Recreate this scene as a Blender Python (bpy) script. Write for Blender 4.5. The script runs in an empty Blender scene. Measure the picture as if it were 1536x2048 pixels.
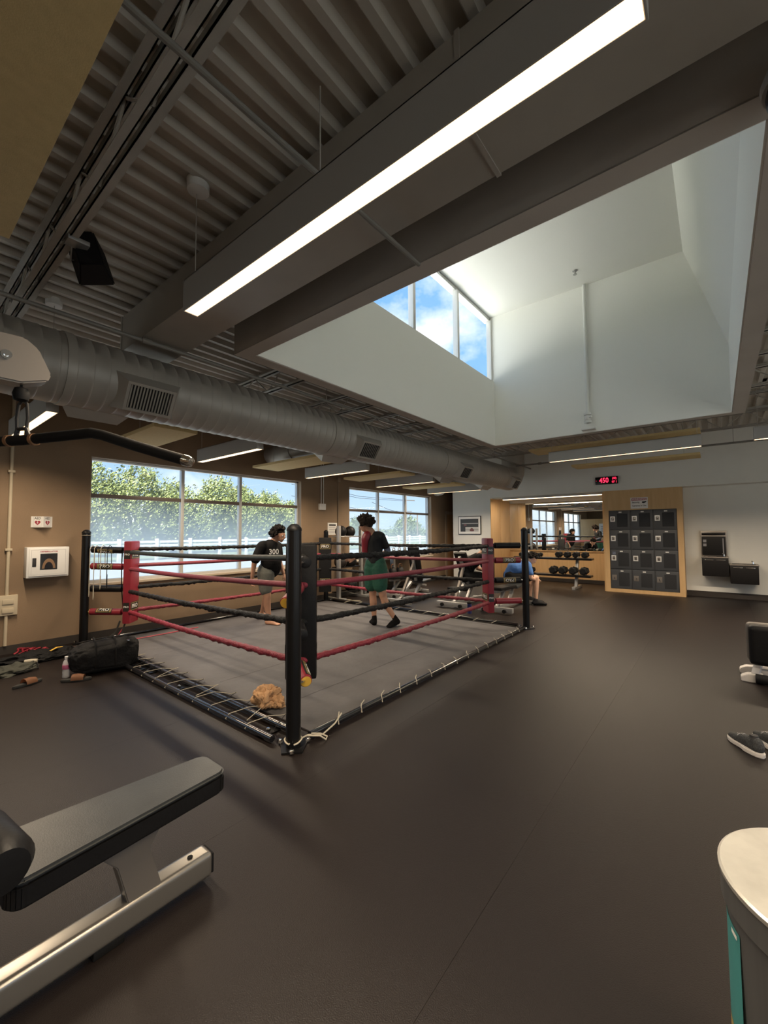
import bpy, bmesh, math, random
from mathutils import Vector, Matrix, noise
R_ = random.Random(7)
S = bpy.context.scene
COL = S.collection
PI = math.pi

# ------------------------------------------------------------------ camera
cam = bpy.data.cameras.new('camera')
camo = bpy.data.objects.new('camera', cam)
COL.objects.link(camo)
cam.sensor_fit = 'HORIZONTAL'
cam.sensor_width = 36.0
cam.lens = 830.0 / 1536.0 * 36.0
cam.clip_start = 0.02
cam.clip_end = 500
_f = Vector((-0.6252, 0.7788, 0.0500))
_u = Vector((0.0364, -0.0356, 0.9987))
_f.normalize()
_r = _f.cross(_u).normalized()
_u = _r.cross(_f)
camo.matrix_world = Matrix(((_r.x, _u.x, -_f.x, 0), (_r.y, _u.y, -_f.y, 0), (_r.z, _u.z, -_f.z, 1.5), (0, 0, 0, 1)))
S.camera = camo

# ------------------------------------------------------------------ view
S.view_settings.view_transform = 'Standard'
S.view_settings.look = 'None'
S.view_settings.gamma = 1.0
S.view_settings.use_curve_mapping = False
S.view_settings.exposure = 0.38
S.cycles.use_denoising = True
S.cycles.max_bounces = 10
S.cycles.diffuse_bounces = 6
S.cycles.transparent_max_bounces = 16
S.cycles.sample_clamp_indirect = 6.0

LAMP = 2.6        # scale of the ceiling lamps
UP = 0.0         # share of each lamp that shines upwards
# ------------------------------------------------------------------ sky
W = bpy.data.worlds.new('sky')
S.world = W
W.use_nodes = True
nt = W.node_tree
nt.nodes.clear()
def N(t, typ, **kw):
    n = t.nodes.new(typ)
    for k, v in kw.items():
        setattr(n, k, v)
    return n
tc = N(nt, 'ShaderNodeTexCoord')
sep = N(nt, 'ShaderNodeSeparateXYZ')
nt.links.new(tc.outputs['Generated'], sep.inputs[0])
ramp = N(nt, 'ShaderNodeValToRGB')
ramp.color_ramp.elements[0].position = 0.0
ramp.color_ramp.elements[0].color = (0.62, 0.76, 0.92, 1)
ramp.color_ramp.elements[1].position = 0.7
ramp.color_ramp.elements[1].color = (0.14, 0.38, 0.85, 1)
e = ramp.color_ramp.elements.new(0.25)
e.color = (0.24, 0.50, 0.88, 1)
nt.links.new(sep.outputs['Z'], ramp.inputs[0])
cl = N(nt, 'ShaderNodeTexNoise')
cl.inputs['Scale'].default_value = 3.6
cl.inputs['Detail'].default_value = 7
cl.inputs['Roughness'].default_value = 0.55
mp = N(nt, 'ShaderNodeMapping')
mp.inputs['Location'].default_value = (1.3, 0.4, 0.9)
mp.inputs['Scale'].default_value = (1, 1, 1.5)
nt.links.new(tc.outputs['Generated'], mp.inputs[0])
nt.links.new(mp.outputs[0], cl.inputs['Vector'])
cr = N(nt, 'ShaderNodeValToRGB')
cr.color_ramp.elements[0].position = 0.50
cr.color_ramp.elements[1].position = 0.64
nt.links.new(cl.outputs['Fac'], cr.inputs[0])
mx = N(nt, 'ShaderNodeMixRGB')
mx.inputs[2].default_value = (1.05, 1.07, 1.08, 1)
nt.links.new(cr.outputs[0], mx.inputs[0])
nt.links.new(ramp.outputs[0], mx.inputs[1])
bg = N(nt, 'ShaderNodeBackground')
bg.inputs['Strength'].default_value = 1.0
nt.links.new(mx.outputs[0], bg.inputs['Color'])
wo = N(nt, 'ShaderNodeOutputWorld')
nt.links.new(bg.outputs[0], wo.inputs[0])

sun = bpy.data.lights.new('sun', 'SUN')
sun.energy = 25.0
sun.angle = 0.01
sun.color = (1, 0.95, 0.86)
suno = bpy.data.objects.new('sun', sun)
COL.objects.link(suno)
suno.rotation_euler = Vector((-0.30, 0.45, -0.84)).to_track_quat('-Z', 'Y').to_euler()

# ------------------------------------------------------------------ materials
MATS = {}
def mat(name, col, rough=0.5, metal=0.0, var=0.0, vscale=8.0, bump=0.0, bscale=60.0, emit=0.0, ecol=None,
        spec=0.5, stretch=None, col2=None, alpha=None, coat=0.0, detail=4.0):
    m = bpy.data.materials.new(name)
    m.use_nodes = True
    t = m.node_tree
    p = t.nodes['Principled BSDF']
    p.inputs['Base Color'].default_value = (*col, 1)
    p.inputs['Roughness'].default_value = rough
    p.inputs['Metallic'].default_value = metal
    p.inputs['Specular IOR Level'].default_value = spec
    p.inputs['Coat Weight'].default_value = coat
    if alpha is not None:
        p.inputs['Alpha'].default_value = alpha
    if emit:
        p.inputs['Emission Color'].default_value = (*(ecol or col), 1)
        p.inputs['Emission Strength'].default_value = emit
    if var or bump or col2:
        co = N(t, 'ShaderNodeTexCoord')
        mpn = N(t, 'ShaderNodeMapping')
        t.links.new(co.outputs['Object'], mpn.inputs[0])
        if stretch:
            mpn.inputs['Scale'].default_value = stretch
        if var or col2:
            n = N(t, 'ShaderNodeTexNoise')
            n.inputs['Scale'].default_value = vscale
            n.inputs['Detail'].default_value = detail
            t.links.new(mpn.outputs[0], n.inputs['Vector'])
            r = N(t, 'ShaderNodeValToRGB')
            r.color_ramp.elements[0].position = 0.3
            r.color_ramp.elements[1].position = 0.7
            c2 = col2 or tuple(c * (1 + var) for c in col)
            c1 = col if col2 else tuple(c * (1 - var) for c in col)
            r.color_ramp.elements[0].color = (*c1, 1)
            r.color_ramp.elements[1].color = (*c2, 1)
            t.links.new(n.outputs['Fac'], r.inputs[0])
            t.links.new(r.outputs[0], p.inputs['Base Color'])
        if bump:
            nb = N(t, 'ShaderNodeTexNoise')
            nb.inputs['Scale'].default_value = bscale
            nb.inputs['Detail'].default_value = 3
            t.links.new(mpn.outputs[0], nb.inputs['Vector'])
            b = N(t, 'ShaderNodeBump')
            b.inputs['Strength'].default_value = bump
            b.inputs['Distance'].default_value = 0.02
            t.links.new(nb.outputs['Fac'], b.inputs['Height'])
            t.links.new(b.outputs[0], p.inputs['Normal'])
    MATS[name] = m
    return m
M = MATS
mat('rubber_floor', (0.0105, 0.0072, 0.0062), 0.43, var=0.25, vscale=160, bump=0.16, bscale=240, spec=0.33)
mat('floor_gap', (0.01, 0.009, 0.008), 0.9)
mat('tan_wall', (0.245, 0.17, 0.105), 0.8, var=0.06, vscale=2.5, bump=0.15, bscale=120)
mat('white_wall', (0.74, 0.735, 0.69), 0.75, var=0.02, vscale=3, bump=0.12, bscale=150)
mat('well_white', (0.80, 0.80, 0.75), 0.8, bump=0.08, bscale=150)
mat('ceiling_paint', (0.46, 0.42, 0.38), 0.6, var=0.05, vscale=3)
mat('deck_paint', (0.50, 0.465, 0.41), 0.5, var=0.06, vscale=2)
mat('joist_paint', (0.42, 0.40, 0.36), 0.5, var=0.08, vscale=5)
mat('duct_paint', (0.36, 0.335, 0.295), 0.42, metal=0.15, var=0.06, vscale=3)
mat('roof_bounce_white', (0.82, 0.82, 0.80), 0.8)  # unseen roof top, made white to bounce sunlight into the light well
mat('duct_white', (0.55, 0.54, 0.5), 0.5)
mat('grille_dark', (0.03, 0.03, 0.03), 0.6)
mat('acoustic', (0.60, 0.46, 0.225), 0.9, var=0.05, vscale=30, bump=0.2, bscale=200)
mat('baseboard', (0.042, 0.036, 0.032), 0.6, spec=0.3)
mat('wood', (0.56, 0.36, 0.17), 0.45, col2=(0.63, 0.42, 0.21), vscale=3.0, stretch=(6, 6, 0.6), bump=0.03)
mat('wood_dark', (0.30, 0.17, 0.08), 0.5, col2=(0.36, 0.21, 0.10), vscale=3.0, stretch=(6, 6, 0.6))
mat('frame_alu', (0.62, 0.62, 0.60), 0.4, metal=0.3)
mat('frame_dark', (0.16, 0.13, 0.11), 0.5, metal=0.3)
mat('jamb', (0.32, 0.25, 0.18), 0.7)
mat('sill', (0.55, 0.46, 0.34), 0.6)
mat('housing', (0.38, 0.37, 0.35), 0.45, metal=0.2)
mat('lens', (0.9, 0.8, 0.7), 0.5, emit=2.1, ecol=(1.0, 0.66, 0.37))
mat('led', (0.9, 0.8, 0.7), 0.5, emit=3.0, ecol=(1.0, 0.76, 0.50))
mat('white_plastic', (0.72, 0.72, 0.70), 0.45)
mat('cream_pipe', (0.50, 0.43, 0.31), 0.5)
mat('pipe_grey', (0.20, 0.19, 0.17), 0.5)
mat('white_pipe', (0.72, 0.72, 0.68), 0.5)
mat('black_paint', (0.006, 0.006, 0.0065), 0.30, spec=0.35)
mat('black_matte', (0.008, 0.008, 0.0085), 0.65, spec=0.25)
mat('black_vinyl', (0.007, 0.007, 0.0075), 0.48, bump=0.08, bscale=40, spec=0.28)
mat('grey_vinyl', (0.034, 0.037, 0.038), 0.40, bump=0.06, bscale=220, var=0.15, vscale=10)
mat('red_vinyl', (0.25, 0.022, 0.036), 0.38, var=0.08, vscale=6, bump=0.04, bscale=20)
mat('rope_red', (0.21, 0.018, 0.034), 0.5, var=0.2, vscale=40, bump=0.5, bscale=60)
mat('rope_pink', (0.21, 0.032, 0.052), 0.55, var=0.1, vscale=30, bump=0.2, bscale=60)
mat('rope_black', (0.011, 0.0115, 0.012), 0.6, var=0.3, vscale=40, bump=0.6, bscale=60, spec=0.3)
mat('rope_green', (0.030, 0.042, 0.042), 0.5, var=0.15, vscale=20)
mat('canvas', (0.092, 0.089, 0.092), 0.65, var=0.20, vscale=2.2, bump=0.5, bscale=7, detail=8)
mat('cord', (0.46, 0.42, 0.33), 0.8)
mat('chrome', (0.75, 0.75, 0.74), 0.15, metal=1.0)
mat('silver_tube', (0.33, 0.315, 0.285), 0.30, metal=0.75)
mat('silver_dull', (0.42, 0.42, 0.41), 0.4, metal=0.6)
mat('machine_grey', (0.22, 0.20, 0.18), 0.42, metal=0.4)
mat('badge_black', (0.02, 0.02, 0.018), 0.45)
mat('badge_gold', (0.48, 0.36, 0.12), 0.4)
mat('badge_white', (0.75, 0.74, 0.70), 0.5)
mat('foam_yellow', (0.75, 0.45, 0.06), 0.7)
mat('towel', (0.52, 0.31, 0.16), 0.95, var=0.12, vscale=30, bump=0.5, bscale=120)
mat('bag_black', (0.009, 0.009, 0.0095), 0.8, bump=0.5, bscale=30, spec=0.2)
mat('skin', (0.46, 0.25, 0.16), 0.5, var=0.08, vscale=14)
mat('skin_pale', (0.60, 0.36, 0.25), 0.5, var=0.06, vscale=14)
mat('hair_black', (0.010, 0.008, 0.007), 0.8, bump=0.6, bscale=90, spec=0.15)
mat('hair_brown', (0.034, 0.024, 0.018), 0.8, bump=0.6, bscale=90, spec=0.15)
mat('shirt_black', (0.008, 0.008, 0.0085), 0.85, bump=0.25, bscale=25, spec=0.15)
mat('shorts_grey', (0.115, 0.120, 0.105), 0.85, var=0.12, vscale=12, bump=0.3, bscale=30)
mat('rash_dark', (0.020, 0.022, 0.024), 0.65, bump=0.15, bscale=25, spec=0.2)
mat('shorts_green', (0.012, 0.085, 0.055), 0.75, var=0.15, vscale=10, bump=0.3, bscale=25)
mat('rash_blue', (0.22, 0.26, 0.36), 0.6, col2=(0.05, 0.06, 0.10), vscale=30)
mat('shirt_blue', (0.055, 0.15, 0.40), 0.8, var=0.1, vscale=10, bump=0.2, bscale=25)
mat('sock', (0.008, 0.008, 0.008), 0.9, spec=0.1)
mat('locker_grey', (0.055, 0.060, 0.068), 0.45, var=0.04, vscale=4)
mat('tube_gloss', (0.012, 0.012, 0.014), 0.16, coat=0.5)
mat('handle_silver', (0.85, 0.85, 0.83), 0.35, metal=0.2)
mat('locker_mesh', (0.020, 0.022, 0.026), 0.6, bump=0.5, bscale=300)
mat('mirror', (0.86, 0.88, 0.87), 0.0, metal=1.0)
mat('screen_black', (0.008, 0.006, 0.006), 0.25)
mat('led_red', (0.6, 0.02, 0.05), 0.4, emit=1.5, ecol=(1.0, 0.03, 0.09))
mat('sign_red', (0.34, 0.03, 0.05), 0.5)
mat('sign_white', (0.82, 0.81, 0.78), 0.5)
mat('ink_black', (0.02, 0.02, 0.022), 0.6)
mat('ink_grey', (0.30, 0.30, 0.32), 0.6)
mat('glass_dark', (0.02, 0.022, 0.024), 0.1, spec=0.8)
mat('aed_bag', (0.22, 0.13, 0.07), 0.6)
mat('fountain_steel', (0.30, 0.27, 0.24), 0.35, metal=0.7)
mat('fountain_black', (0.010, 0.009, 0.009), 0.5, spec=0.3)
mat('steel_can', (0.30, 0.31, 0.31), 0.30, metal=0.75, var=0.1, vscale=2, stretch=(14, 14, 0.2))
mat('steel_lid', (0.62, 0.61, 0.56), 0.38, metal=0.55, var=0.12, vscale=12)
mat('teal_label', (0.06, 0.26, 0.26), 0.45, var=0.1, vscale=8)
mat('rubber_black', (0.008, 0.008, 0.008), 0.5, bump=0.15, bscale=80, spec=0.3)
mat('ball_brown', (0.030, 0.024, 0.020), 0.42, bump=0.1, bscale=60)
mat('iron', (0.020, 0.019, 0.019), 0.5)
mat('shoe_white', (0.66, 0.63, 0.60), 0.6)
mat('shoe_knit', (0.045, 0.048, 0.05), 0.8, var=0.5, vscale=120)
mat('sandal_tan', (0.26, 0.12, 0.06), 0.7)
mat('band_red', (0.34, 0.03, 0.05), 0.5)
mat('band_dark', (0.022, 0.022, 0.020), 0.7)
mat('cloth_olive', (0.040, 0.042, 0.032), 0.9, bump=0.4, bscale=40)
mat('leaf', (0.085, 0.115, 0.03), 0.6, col2=(0.16, 0.18, 0.055), vscale=1.5)
mat('leaf_far', (0.062, 0.087, 0.04), 0.8, col2=(0.095, 0.125, 0.06), vscale=0.6)
mat('bark', (0.09, 0.065, 0.045), 0.9)
mat('fence_white', (0.42, 0.42, 0.415), 0.6)
mat('asphalt', (0.155, 0.16, 0.16), 0.9, var=0.1, vscale=0.3)
mat('grass', (0.08, 0.10, 0.036), 0.95, var=0.2, vscale=0.5)
mat('pole_wood', (0.10, 0.08, 0.065), 0.9)
mat('bottle_clear', (0.75, 0.76, 0.78), 0.12, spec=0.8, alpha=0.55)
mat('bottle_label', (0.42, 0.10, 0.20), 0.5)
mat('cap_white', (0.8, 0.8, 0.8), 0.4)
mat('photo_dark', (0.035, 0.033, 0.03), 0.4)
mat('photo_mid', (0.16, 0.07, 0.07), 0.5)
mat('photo_light', (0.50, 0.50, 0.48), 0.5)
mat('copper', (0.40, 0.22, 0.12), 0.35, metal=0.6)
mat('plastic_blue', (0.03, 0.04, 0.16), 0.3)

def film_material(name, top, bottom, zmax):
    """clear glass whose frosted film thickens towards the sill"""
    m = bpy.data.materials.new(name)
    m.use_nodes = True
    t = m.node_tree
    t.nodes.clear()
    geo = N(t, 'ShaderNodeNewGeometry')
    s = N(t, 'ShaderNodeSeparateXYZ')
    t.links.new(geo.outputs['Position'], s.inputs[0])
    mr = N(t, 'ShaderNodeMapRange')
    mr.inputs['From Min'].default_value = 1.30
    mr.inputs['From Max'].default_value = zmax
    mr.inputs['To Min'].default_value = bottom
    mr.inputs['To Max'].default_value = top
    t.links.new(s.outputs['Z'], mr.inputs['Value'])
    tr = N(t, 'ShaderNodeBsdfTransparent')
    tr.inputs[0].default_value = (0.95, 0.98, 0.97, 1)
    tl = N(t, 'ShaderNodeBsdfTranslucent')
    tl.inputs[0].default_value = (0.86, 0.95, 0.96, 1)
    mxs = N(t, 'ShaderNodeMixShader')
    t.links.new(mr.outputs[0], mxs.inputs[0])
    t.links.new(tr.outputs[0], mxs.inputs[1])
    t.links.new(tl.outputs[0], mxs.inputs[2])
    gl = N(t, 'ShaderNodeBsdfGlossy')
    gl.inputs['Roughness'].default_value = 0.02
    m2 = N(t, 'ShaderNodeMixShader')
    m2.inputs[0].default_value = 0.04
    t.links.new(mxs.outputs[0], m2.inputs[1])
    t.links.new(gl.outputs[0], m2.inputs[2])
    o = N(t, 'ShaderNodeOutputMaterial')
    t.links.new(m2.outputs[0], o.inputs[0])
    MATS[name] = m
film_material('pane_film', 0.10, 0.68, 2.06)
film_material('pane_clear', 0.03, 0.03, 2.0)

# ------------------------------------------------------------------ mesh builder
class B:
    def __init__(s):
        s.bm = bmesh.new()
    def box(s, x0, x1, y0, y1, z0, z1, bev=0.0, seg=2, rot=None, piv=None):
        g = bmesh.ops.create_cube(s.bm, size=1.0)
        vs = g['verts']
        for v in vs:
            v.co = Vector(((x0 + x1) / 2 + v.co.x * (x1 - x0), (y0 + y1) / 2 + v.co.y * (y1 - y0), (z0 + z1) / 2 + v.co.z * (z1 - z0)))
        if bev:
            es = list({e for v in vs for e in v.link_edges})
            r = bmesh.ops.bevel(s.bm, geom=es, offset=bev, segments=seg, affect='EDGES', profile=0.6)
            vs = list({v for f in r['faces'] for v in f.verts} | {v for v in vs if v.is_valid})
        if rot is not None:
            p = Vector(piv) if piv is not None else Vector(((x0 + x1) / 2, (y0 + y1) / 2, (z0 + z1) / 2))
            bmesh.ops.rotate(s.bm, verts=vs, cent=p, matrix=rot)
        return vs
    def bar(s, a, b, w, h, bev=0.0, up=(0, 0, 1)):
        """rectangular bar from a to b"""
        a, b = Vector(a), Vector(b)
        d = b - a
        L = d.length
        d.normalize()
        u = Vector(up)
        if abs(d.dot(u)) > 0.98:
            u = Vector((0, 1, 0))
        r = d.cross(u).normalized()
        u = r.cross(d)
        vs = s.box(-w / 2, w / 2, 0, L, -h / 2, h / 2, bev)
        mt = Matrix(((r.x, d.x, u.x, a.x), (r.y, d.y, u.y, a.y), (r.z, d.z, u.z, a.z), (0, 0, 0, 1)))
        for v in vs:
            v.co = mt @ v.co
        return vs
    def tube(s, a, b, r, r2=None, n=12, caps=True):
        return s.path([a, b], r, n, caps, [r, r if r2 is None else r2])
    def path(s, pts, r, n=10, caps=True, radii=None, closed=False, flat=1.0):
        pts = [Vector(p) for p in pts]
        k = len(pts)
        rings = []
        T0 = (pts[1] - pts[0]).normalized()
        up = Vector((0, 0, 1)) if abs(T0.z) < 0.9 else Vector((0, 1, 0))
        nrm = T0.cross(up).normalized()
        out = []
        for i, p in enumerate(pts):
            if closed:
                T = (pts[(i + 1) % k] - pts[i - 1]).normalized()
            elif i == 0:
                T = T0
            elif i == k - 1:
                T = (pts[-1] - pts[-2]).normalized()
            else:
                T = ((pts[i + 1] - p).normalized() + (p - pts[i - 1]).normalized()).normalized()
            nrm = (nrm - T * nrm.dot(T))
            if nrm.length < 1e-6:
                nrm = T.orthogonal()
            nrm.normalize()
            bi = T.cross(nrm)
            rr = radii[i] if radii else r
            ring = [s.bm.verts.new(p + (nrm * math.cos(2 * PI * j / n) + bi * flat * math.sin(2 * PI * j / n)) * rr) for j in range(n)]
            rings.append(ring)
            out += ring
        m = k if closed else k - 1
        for i in range(m):
            A, Bq = rings[i], rings[(i + 1) % k]
            for j in range(n):
                s.bm.faces.new((A[j], A[(j + 1) % n], Bq[(j + 1) % n], Bq[j]))
        if caps and not closed:
            s.bm.faces.new(rings[0][::-1])
            s.bm.faces.new(rings[-1])
        return out
    def lathe(s, prof, c=(0, 0, 0), n=24, axis=(0, 0, 1)):
        """prof: list of (radius, height) along axis"""
        ax = Vector(axis).normalized()
        u = ax.orthogonal().normalized()
        w = ax.cross(u)
        c = Vector(c)
        rings = []
        for r, h in prof:
            if r < 1e-6:
                rings.append([s.bm.verts.new(c + ax * h)])
            else:
                rings.append([s.bm.verts.new(c + ax * h + (u * math.cos(2 * PI * j / n) + w * math.sin(2 * PI * j / n)) * r) for j in range(n)])
        for A, Q in zip(rings, rings[1:]):
            for j in range(n):
                k = (j + 1) % n
                if len(A) == 1 and len(Q) == 1:
                    continue
                if len(A) == 1:
                    s.bm.faces.new((A[0], Q[k], Q[j]))
                elif len(Q) == 1:
                    s.bm.faces.new((A[j], A[k], Q[0]))
                else:
                    s.bm.faces.new((A[j], A[k], Q[k], Q[j]))
        for ring, rev in ((rings[0], True), (rings[-1], False)):
            if len(ring) > 1:
                s.bm.faces.new(ring[::-1] if rev else ring)
    def prism(s, poly, a0, a1, axis='x', bev=0.0):
        """polygon in the two other axes, extruded from a0 to a1 along axis"""
        def P(u, v, a):
            return {'x': (a, u, v), 'y': (u, a, v), 'z': (u, v, a)}[axis]
        A = [s.bm.verts.new(P(u, v, a0)) for u, v in poly]
        Q = [s.bm.verts.new(P(u, v, a1)) for u, v in poly]
        n = len(poly)
        fs = [s.bm.faces.new(A), s.bm.faces.new(Q[::-1])]
        for j in range(n):
            fs.append(s.bm.faces.new((A[j], Q[j], Q[(j + 1) % n], A[(j + 1) % n])))
        vs = A + Q
        bmesh.ops.recalc_face_normals(s.bm, faces=fs)
        if bev:
            es = list({e for v in vs for e in v.link_edges})
            r = bmesh.ops.bevel(s.bm, geom=es, offset=bev, segments=2, affect='EDGES')
            vs = list({v for f in r['faces'] for v in f.verts} | {v for v in vs if v.is_valid})
        return vs
    def sphere(s, c, r, sub=2, sc=(1, 1, 1)):
        g = bmesh.ops.create_icosphere(s.bm, subdivisions=sub, radius=1.0)
        for v in g['verts']:
            v.co = Vector((c[0] + v.co.x * r * sc[0], c[1] + v.co.y * r * sc[1], c[2] + v.co.z * r * sc[2]))
        return g['verts']
    def quad(s, a, b, c, d):
        return s.bm.faces.new([s.bm.verts.new(p) for p in (a, b, c, d)])
    def rotz(s, ang, piv=(0, 0, 0), vs=None):
        bmesh.ops.rotate(s.bm, verts=vs or s.bm.verts[:], cent=Vector(piv), matrix=Matrix.Rotation(ang, 3, 'Z'))

ORG = {}
def tag(o, label=None, cat=None, group=None, kind=None):
    if label: o['label'] = label
    if cat: o['category'] = cat
    if group: o['group'] = group
    if kind: o['kind'] = kind
    return o
def thing(name, label, cat, loc=(0, 0, 0), group=None, kind=None):
    o = bpy.data.objects.new(name, None)
    o.empty_display_size = 0.1
    COL.objects.link(o)
    o.location = loc
    ORG[o.name] = Vector(loc)
    return tag(o, label, cat, group, kind)
def finish(me, smooth=True, ang=35):
    if smooth:
        for p in me.polygons:
            p.use_smooth = True
        me.set_sharp_from_angle(angle=math.radians(ang))
def obj(name, b, m, parent=None, loc=None, label=None, cat=None, group=None, kind=None, smooth=True, ang=35, fix=True):
    """links a builder as one mesh; its verts are given in world (or thing-local) space"""
    me = bpy.data.meshes.new(name)
    if fix:
        bmesh.ops.recalc_face_normals(b.bm, faces=b.bm.faces[:])
    off = Vector((0, 0, 0))
    if parent is not None:
        off = ORG[parent.name]
    elif loc is not None:
        off = Vector(loc)
    if off.length:
        bmesh.ops.translate(b.bm, verts=b.bm.verts[:], vec=-off)
    b.bm.to_mesh(me)
    b.bm.free()
    if m:
        me.materials.append(M[m])
    finish(me, smooth, ang)
    o = bpy.data.objects.new(name, me)
    COL.objects.link(o)
    ORG[o.name] = off
    if parent is not None:
        o.parent = parent
    elif loc is not None:
        o.location = loc
    return tag(o, label, cat, group, kind)
def dup(o, parent=None):
    c = o.copy()
    COL.objects.link(c)
    ORG[c.name] = ORG[o.name]
    if parent is not None:
        c.parent = parent
    for ch in list(o.children):
        dup(ch, c)
    return c
def sbox(name, x0, x1, y0, y1, z0, z1, m, **kw):
    b = B()
    b.box(x0, x1, y0, y1, z0, z1, kw.pop('bev', 0.0))
    return obj(name, b, m, **kw)
TXT = {}
TS = bpy.data.scenes.new('scratch')
def scratch_dg():
    with bpy.context.temp_override(scene=TS, view_layer=TS.view_layers[0]):
        return bpy.context.evaluated_depsgraph_get()
def text_mesh(txt, size, depth=0.0):
    """flat text as (verts, faces), centred at the origin in the xy plane"""
    if (txt, size) in TXT:
        return TXT[(txt, size)]
    c = bpy.data.curves.new('lettering', 'FONT')
    c.body = txt
    c.size = size
    c.align_x = 'CENTER'
    c.align_y = 'CENTER'
    c.resolution_u = 3
    c.offset = size * 0.018
    o = bpy.data.objects.new('lettering', c)
    TS.collection.objects.link(o)
    dg = scratch_dg()
    me = bpy.data.meshes.new_from_object(o.evaluated_get(dg))
    vs = [v.co.copy() for v in me.vertices]
    fs = [tuple(p.vertices) for p in me.polygons]
    bpy.data.objects.remove(o)
    bpy.data.curves.remove(c)
    bpy.data.meshes.remove(me)
    TXT[(txt, size)] = (vs, fs)
    return vs, fs
def lettering(name, txt, size, origin, right, up, m, parent, sx=1.0, cyl=None, bold=1.0):
    """writes text on a plane (or, with cyl=(radius), around a cylinder whose axis is 'right')"""
    vs, fs = text_mesh(txt, size)
    b = B()
    o, r, u = Vector(origin), Vector(right).normalized(), Vector(up).normalized()
    nn = r.cross(u)
    bv = []
    for v in vs:
        if cyl:
            a = v.y / cyl
            p = o + r * v.x * sx + (u * math.sin(a) + nn * math.cos(a)) * cyl
        else:
            p = o + r * v.x * sx + u * v.y
        bv.append(b.bm.verts.new(p))
    for f in fs:
        try:
            b.bm.faces.new([bv[i] for i in f])
        except ValueError:
            pass
    return obj(name, b, m, parent, smooth=False, fix=False)
def blob(name, caps, m, parent, voxel=0.012, smooth=5, spheres=(), **kw):
    """continuous skin over tapered capsules (p0, r0, p1, r1)"""
    b = B()
    for p0, r0, p1, r1 in caps:
        p0, p1 = Vector(p0), Vector(p1)
        if (p1 - p0).length > 1e-4:
            b.path([p0, p1], r0, 14, True, [r0, r1])
        b.sphere(p0, r0, 2)
        b.sphere(p1, r1, 2)
    for c, r, sc in spheres:
        b.sphere(c, r, 2, sc)
    off = ORG[parent.name] if parent is not None else Vector((0, 0, 0))
    me = bpy.data.meshes.new(name)
    bmesh.ops.recalc_face_normals(b.bm, faces=b.bm.faces[:])
    bmesh.ops.translate(b.bm, verts=b.bm.verts[:], vec=-off)
    b.bm.to_mesh(me)
    b.bm.free()
    t = bpy.data.objects.new(name, me)
    TS.collection.objects.link(t)
    rm = t.modifiers.new('r', 'REMESH')
    rm.mode = 'VOXEL'
    rm.voxel_size = voxel
    if smooth:
        sm = t.modifiers.new('s', 'SMOOTH')
        sm.factor = 0.6
        sm.iterations = smooth
    dg = scratch_dg()
    me2 = bpy.data.meshes.new_from_object(t.evaluated_get(dg))
    bpy.data.objects.remove(t)
    bpy.data.meshes.remove(me)
    me2.name = name
    me2.materials.clear()
    me2.materials.append(M[m])
    for p in me2.polygons:
        p.use_smooth = True
    o = bpy.data.objects.new(name, me2)
    COL.objects.link(o)
    ORG[o.name] = off
    if parent is not None:
        o.parent = parent
    return tag(o, **kw) if kw else o

# ================================================================== STRUCTURE
XL, XR, YN, YB = -7.05, 4.6, -5.0, 11.7
DZ = 3.72                       # underside of the metal deck
WX0, WX1, WY0, WY1, WZ = -3.56, 0.23, 2.41, 8.16, 3.30   # light well
WIN = [(2.0, 5.91, (3.38, 4.49)), (7.41, 11.18, (8.66, 9.89)), (-3.40, 0.50, (-2.02, -0.91))]
ZW0, ZW1, ZT = 0.79, 2.64, 2.075

# floor: a slab with rolls of rubber laid side by side
fl = sbox('floor', XL - 0.2, XR, YN, 13.2, -0.12, -0.006, 'floor_gap', kind='structure')
xs = [XL, -6.0, -4.62, -3.42, -2.0, -0.78, 0.44, 1.66, 2.88, XR]
for a, c in zip(xs, xs[1:]):
    b = B()
    b.box(a + 0.0005, c - 0.0005, YN, 13.15, -0.006, 0.0)
    obj('rubber_roll', b, 'rubber_floor', fl)

# left wall with three window openings
b = B()
t0, t1 = XL - 0.22, XL
b.box(t0, t1, YN, 13.2, -0.1, ZW0)
b.box(t0, t1, YN, 13.2, ZW1, 4.0)
ys = [YN] + [v for w in sorted(WIN) for v in (w[0], w[1])] + [13.2]
for i in range(0, len(ys), 2):
    b.box(t0, t1, ys[i], ys[i + 1], ZW0, ZW1)
wl = obj('wall_left', b, 'tan_wall', kind='structure', smooth=False)
sbox('baseboard_left', XL, XL + 0.015, YN, 12.0, 0, 0.105, 'baseboard', kind='structure')

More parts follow.
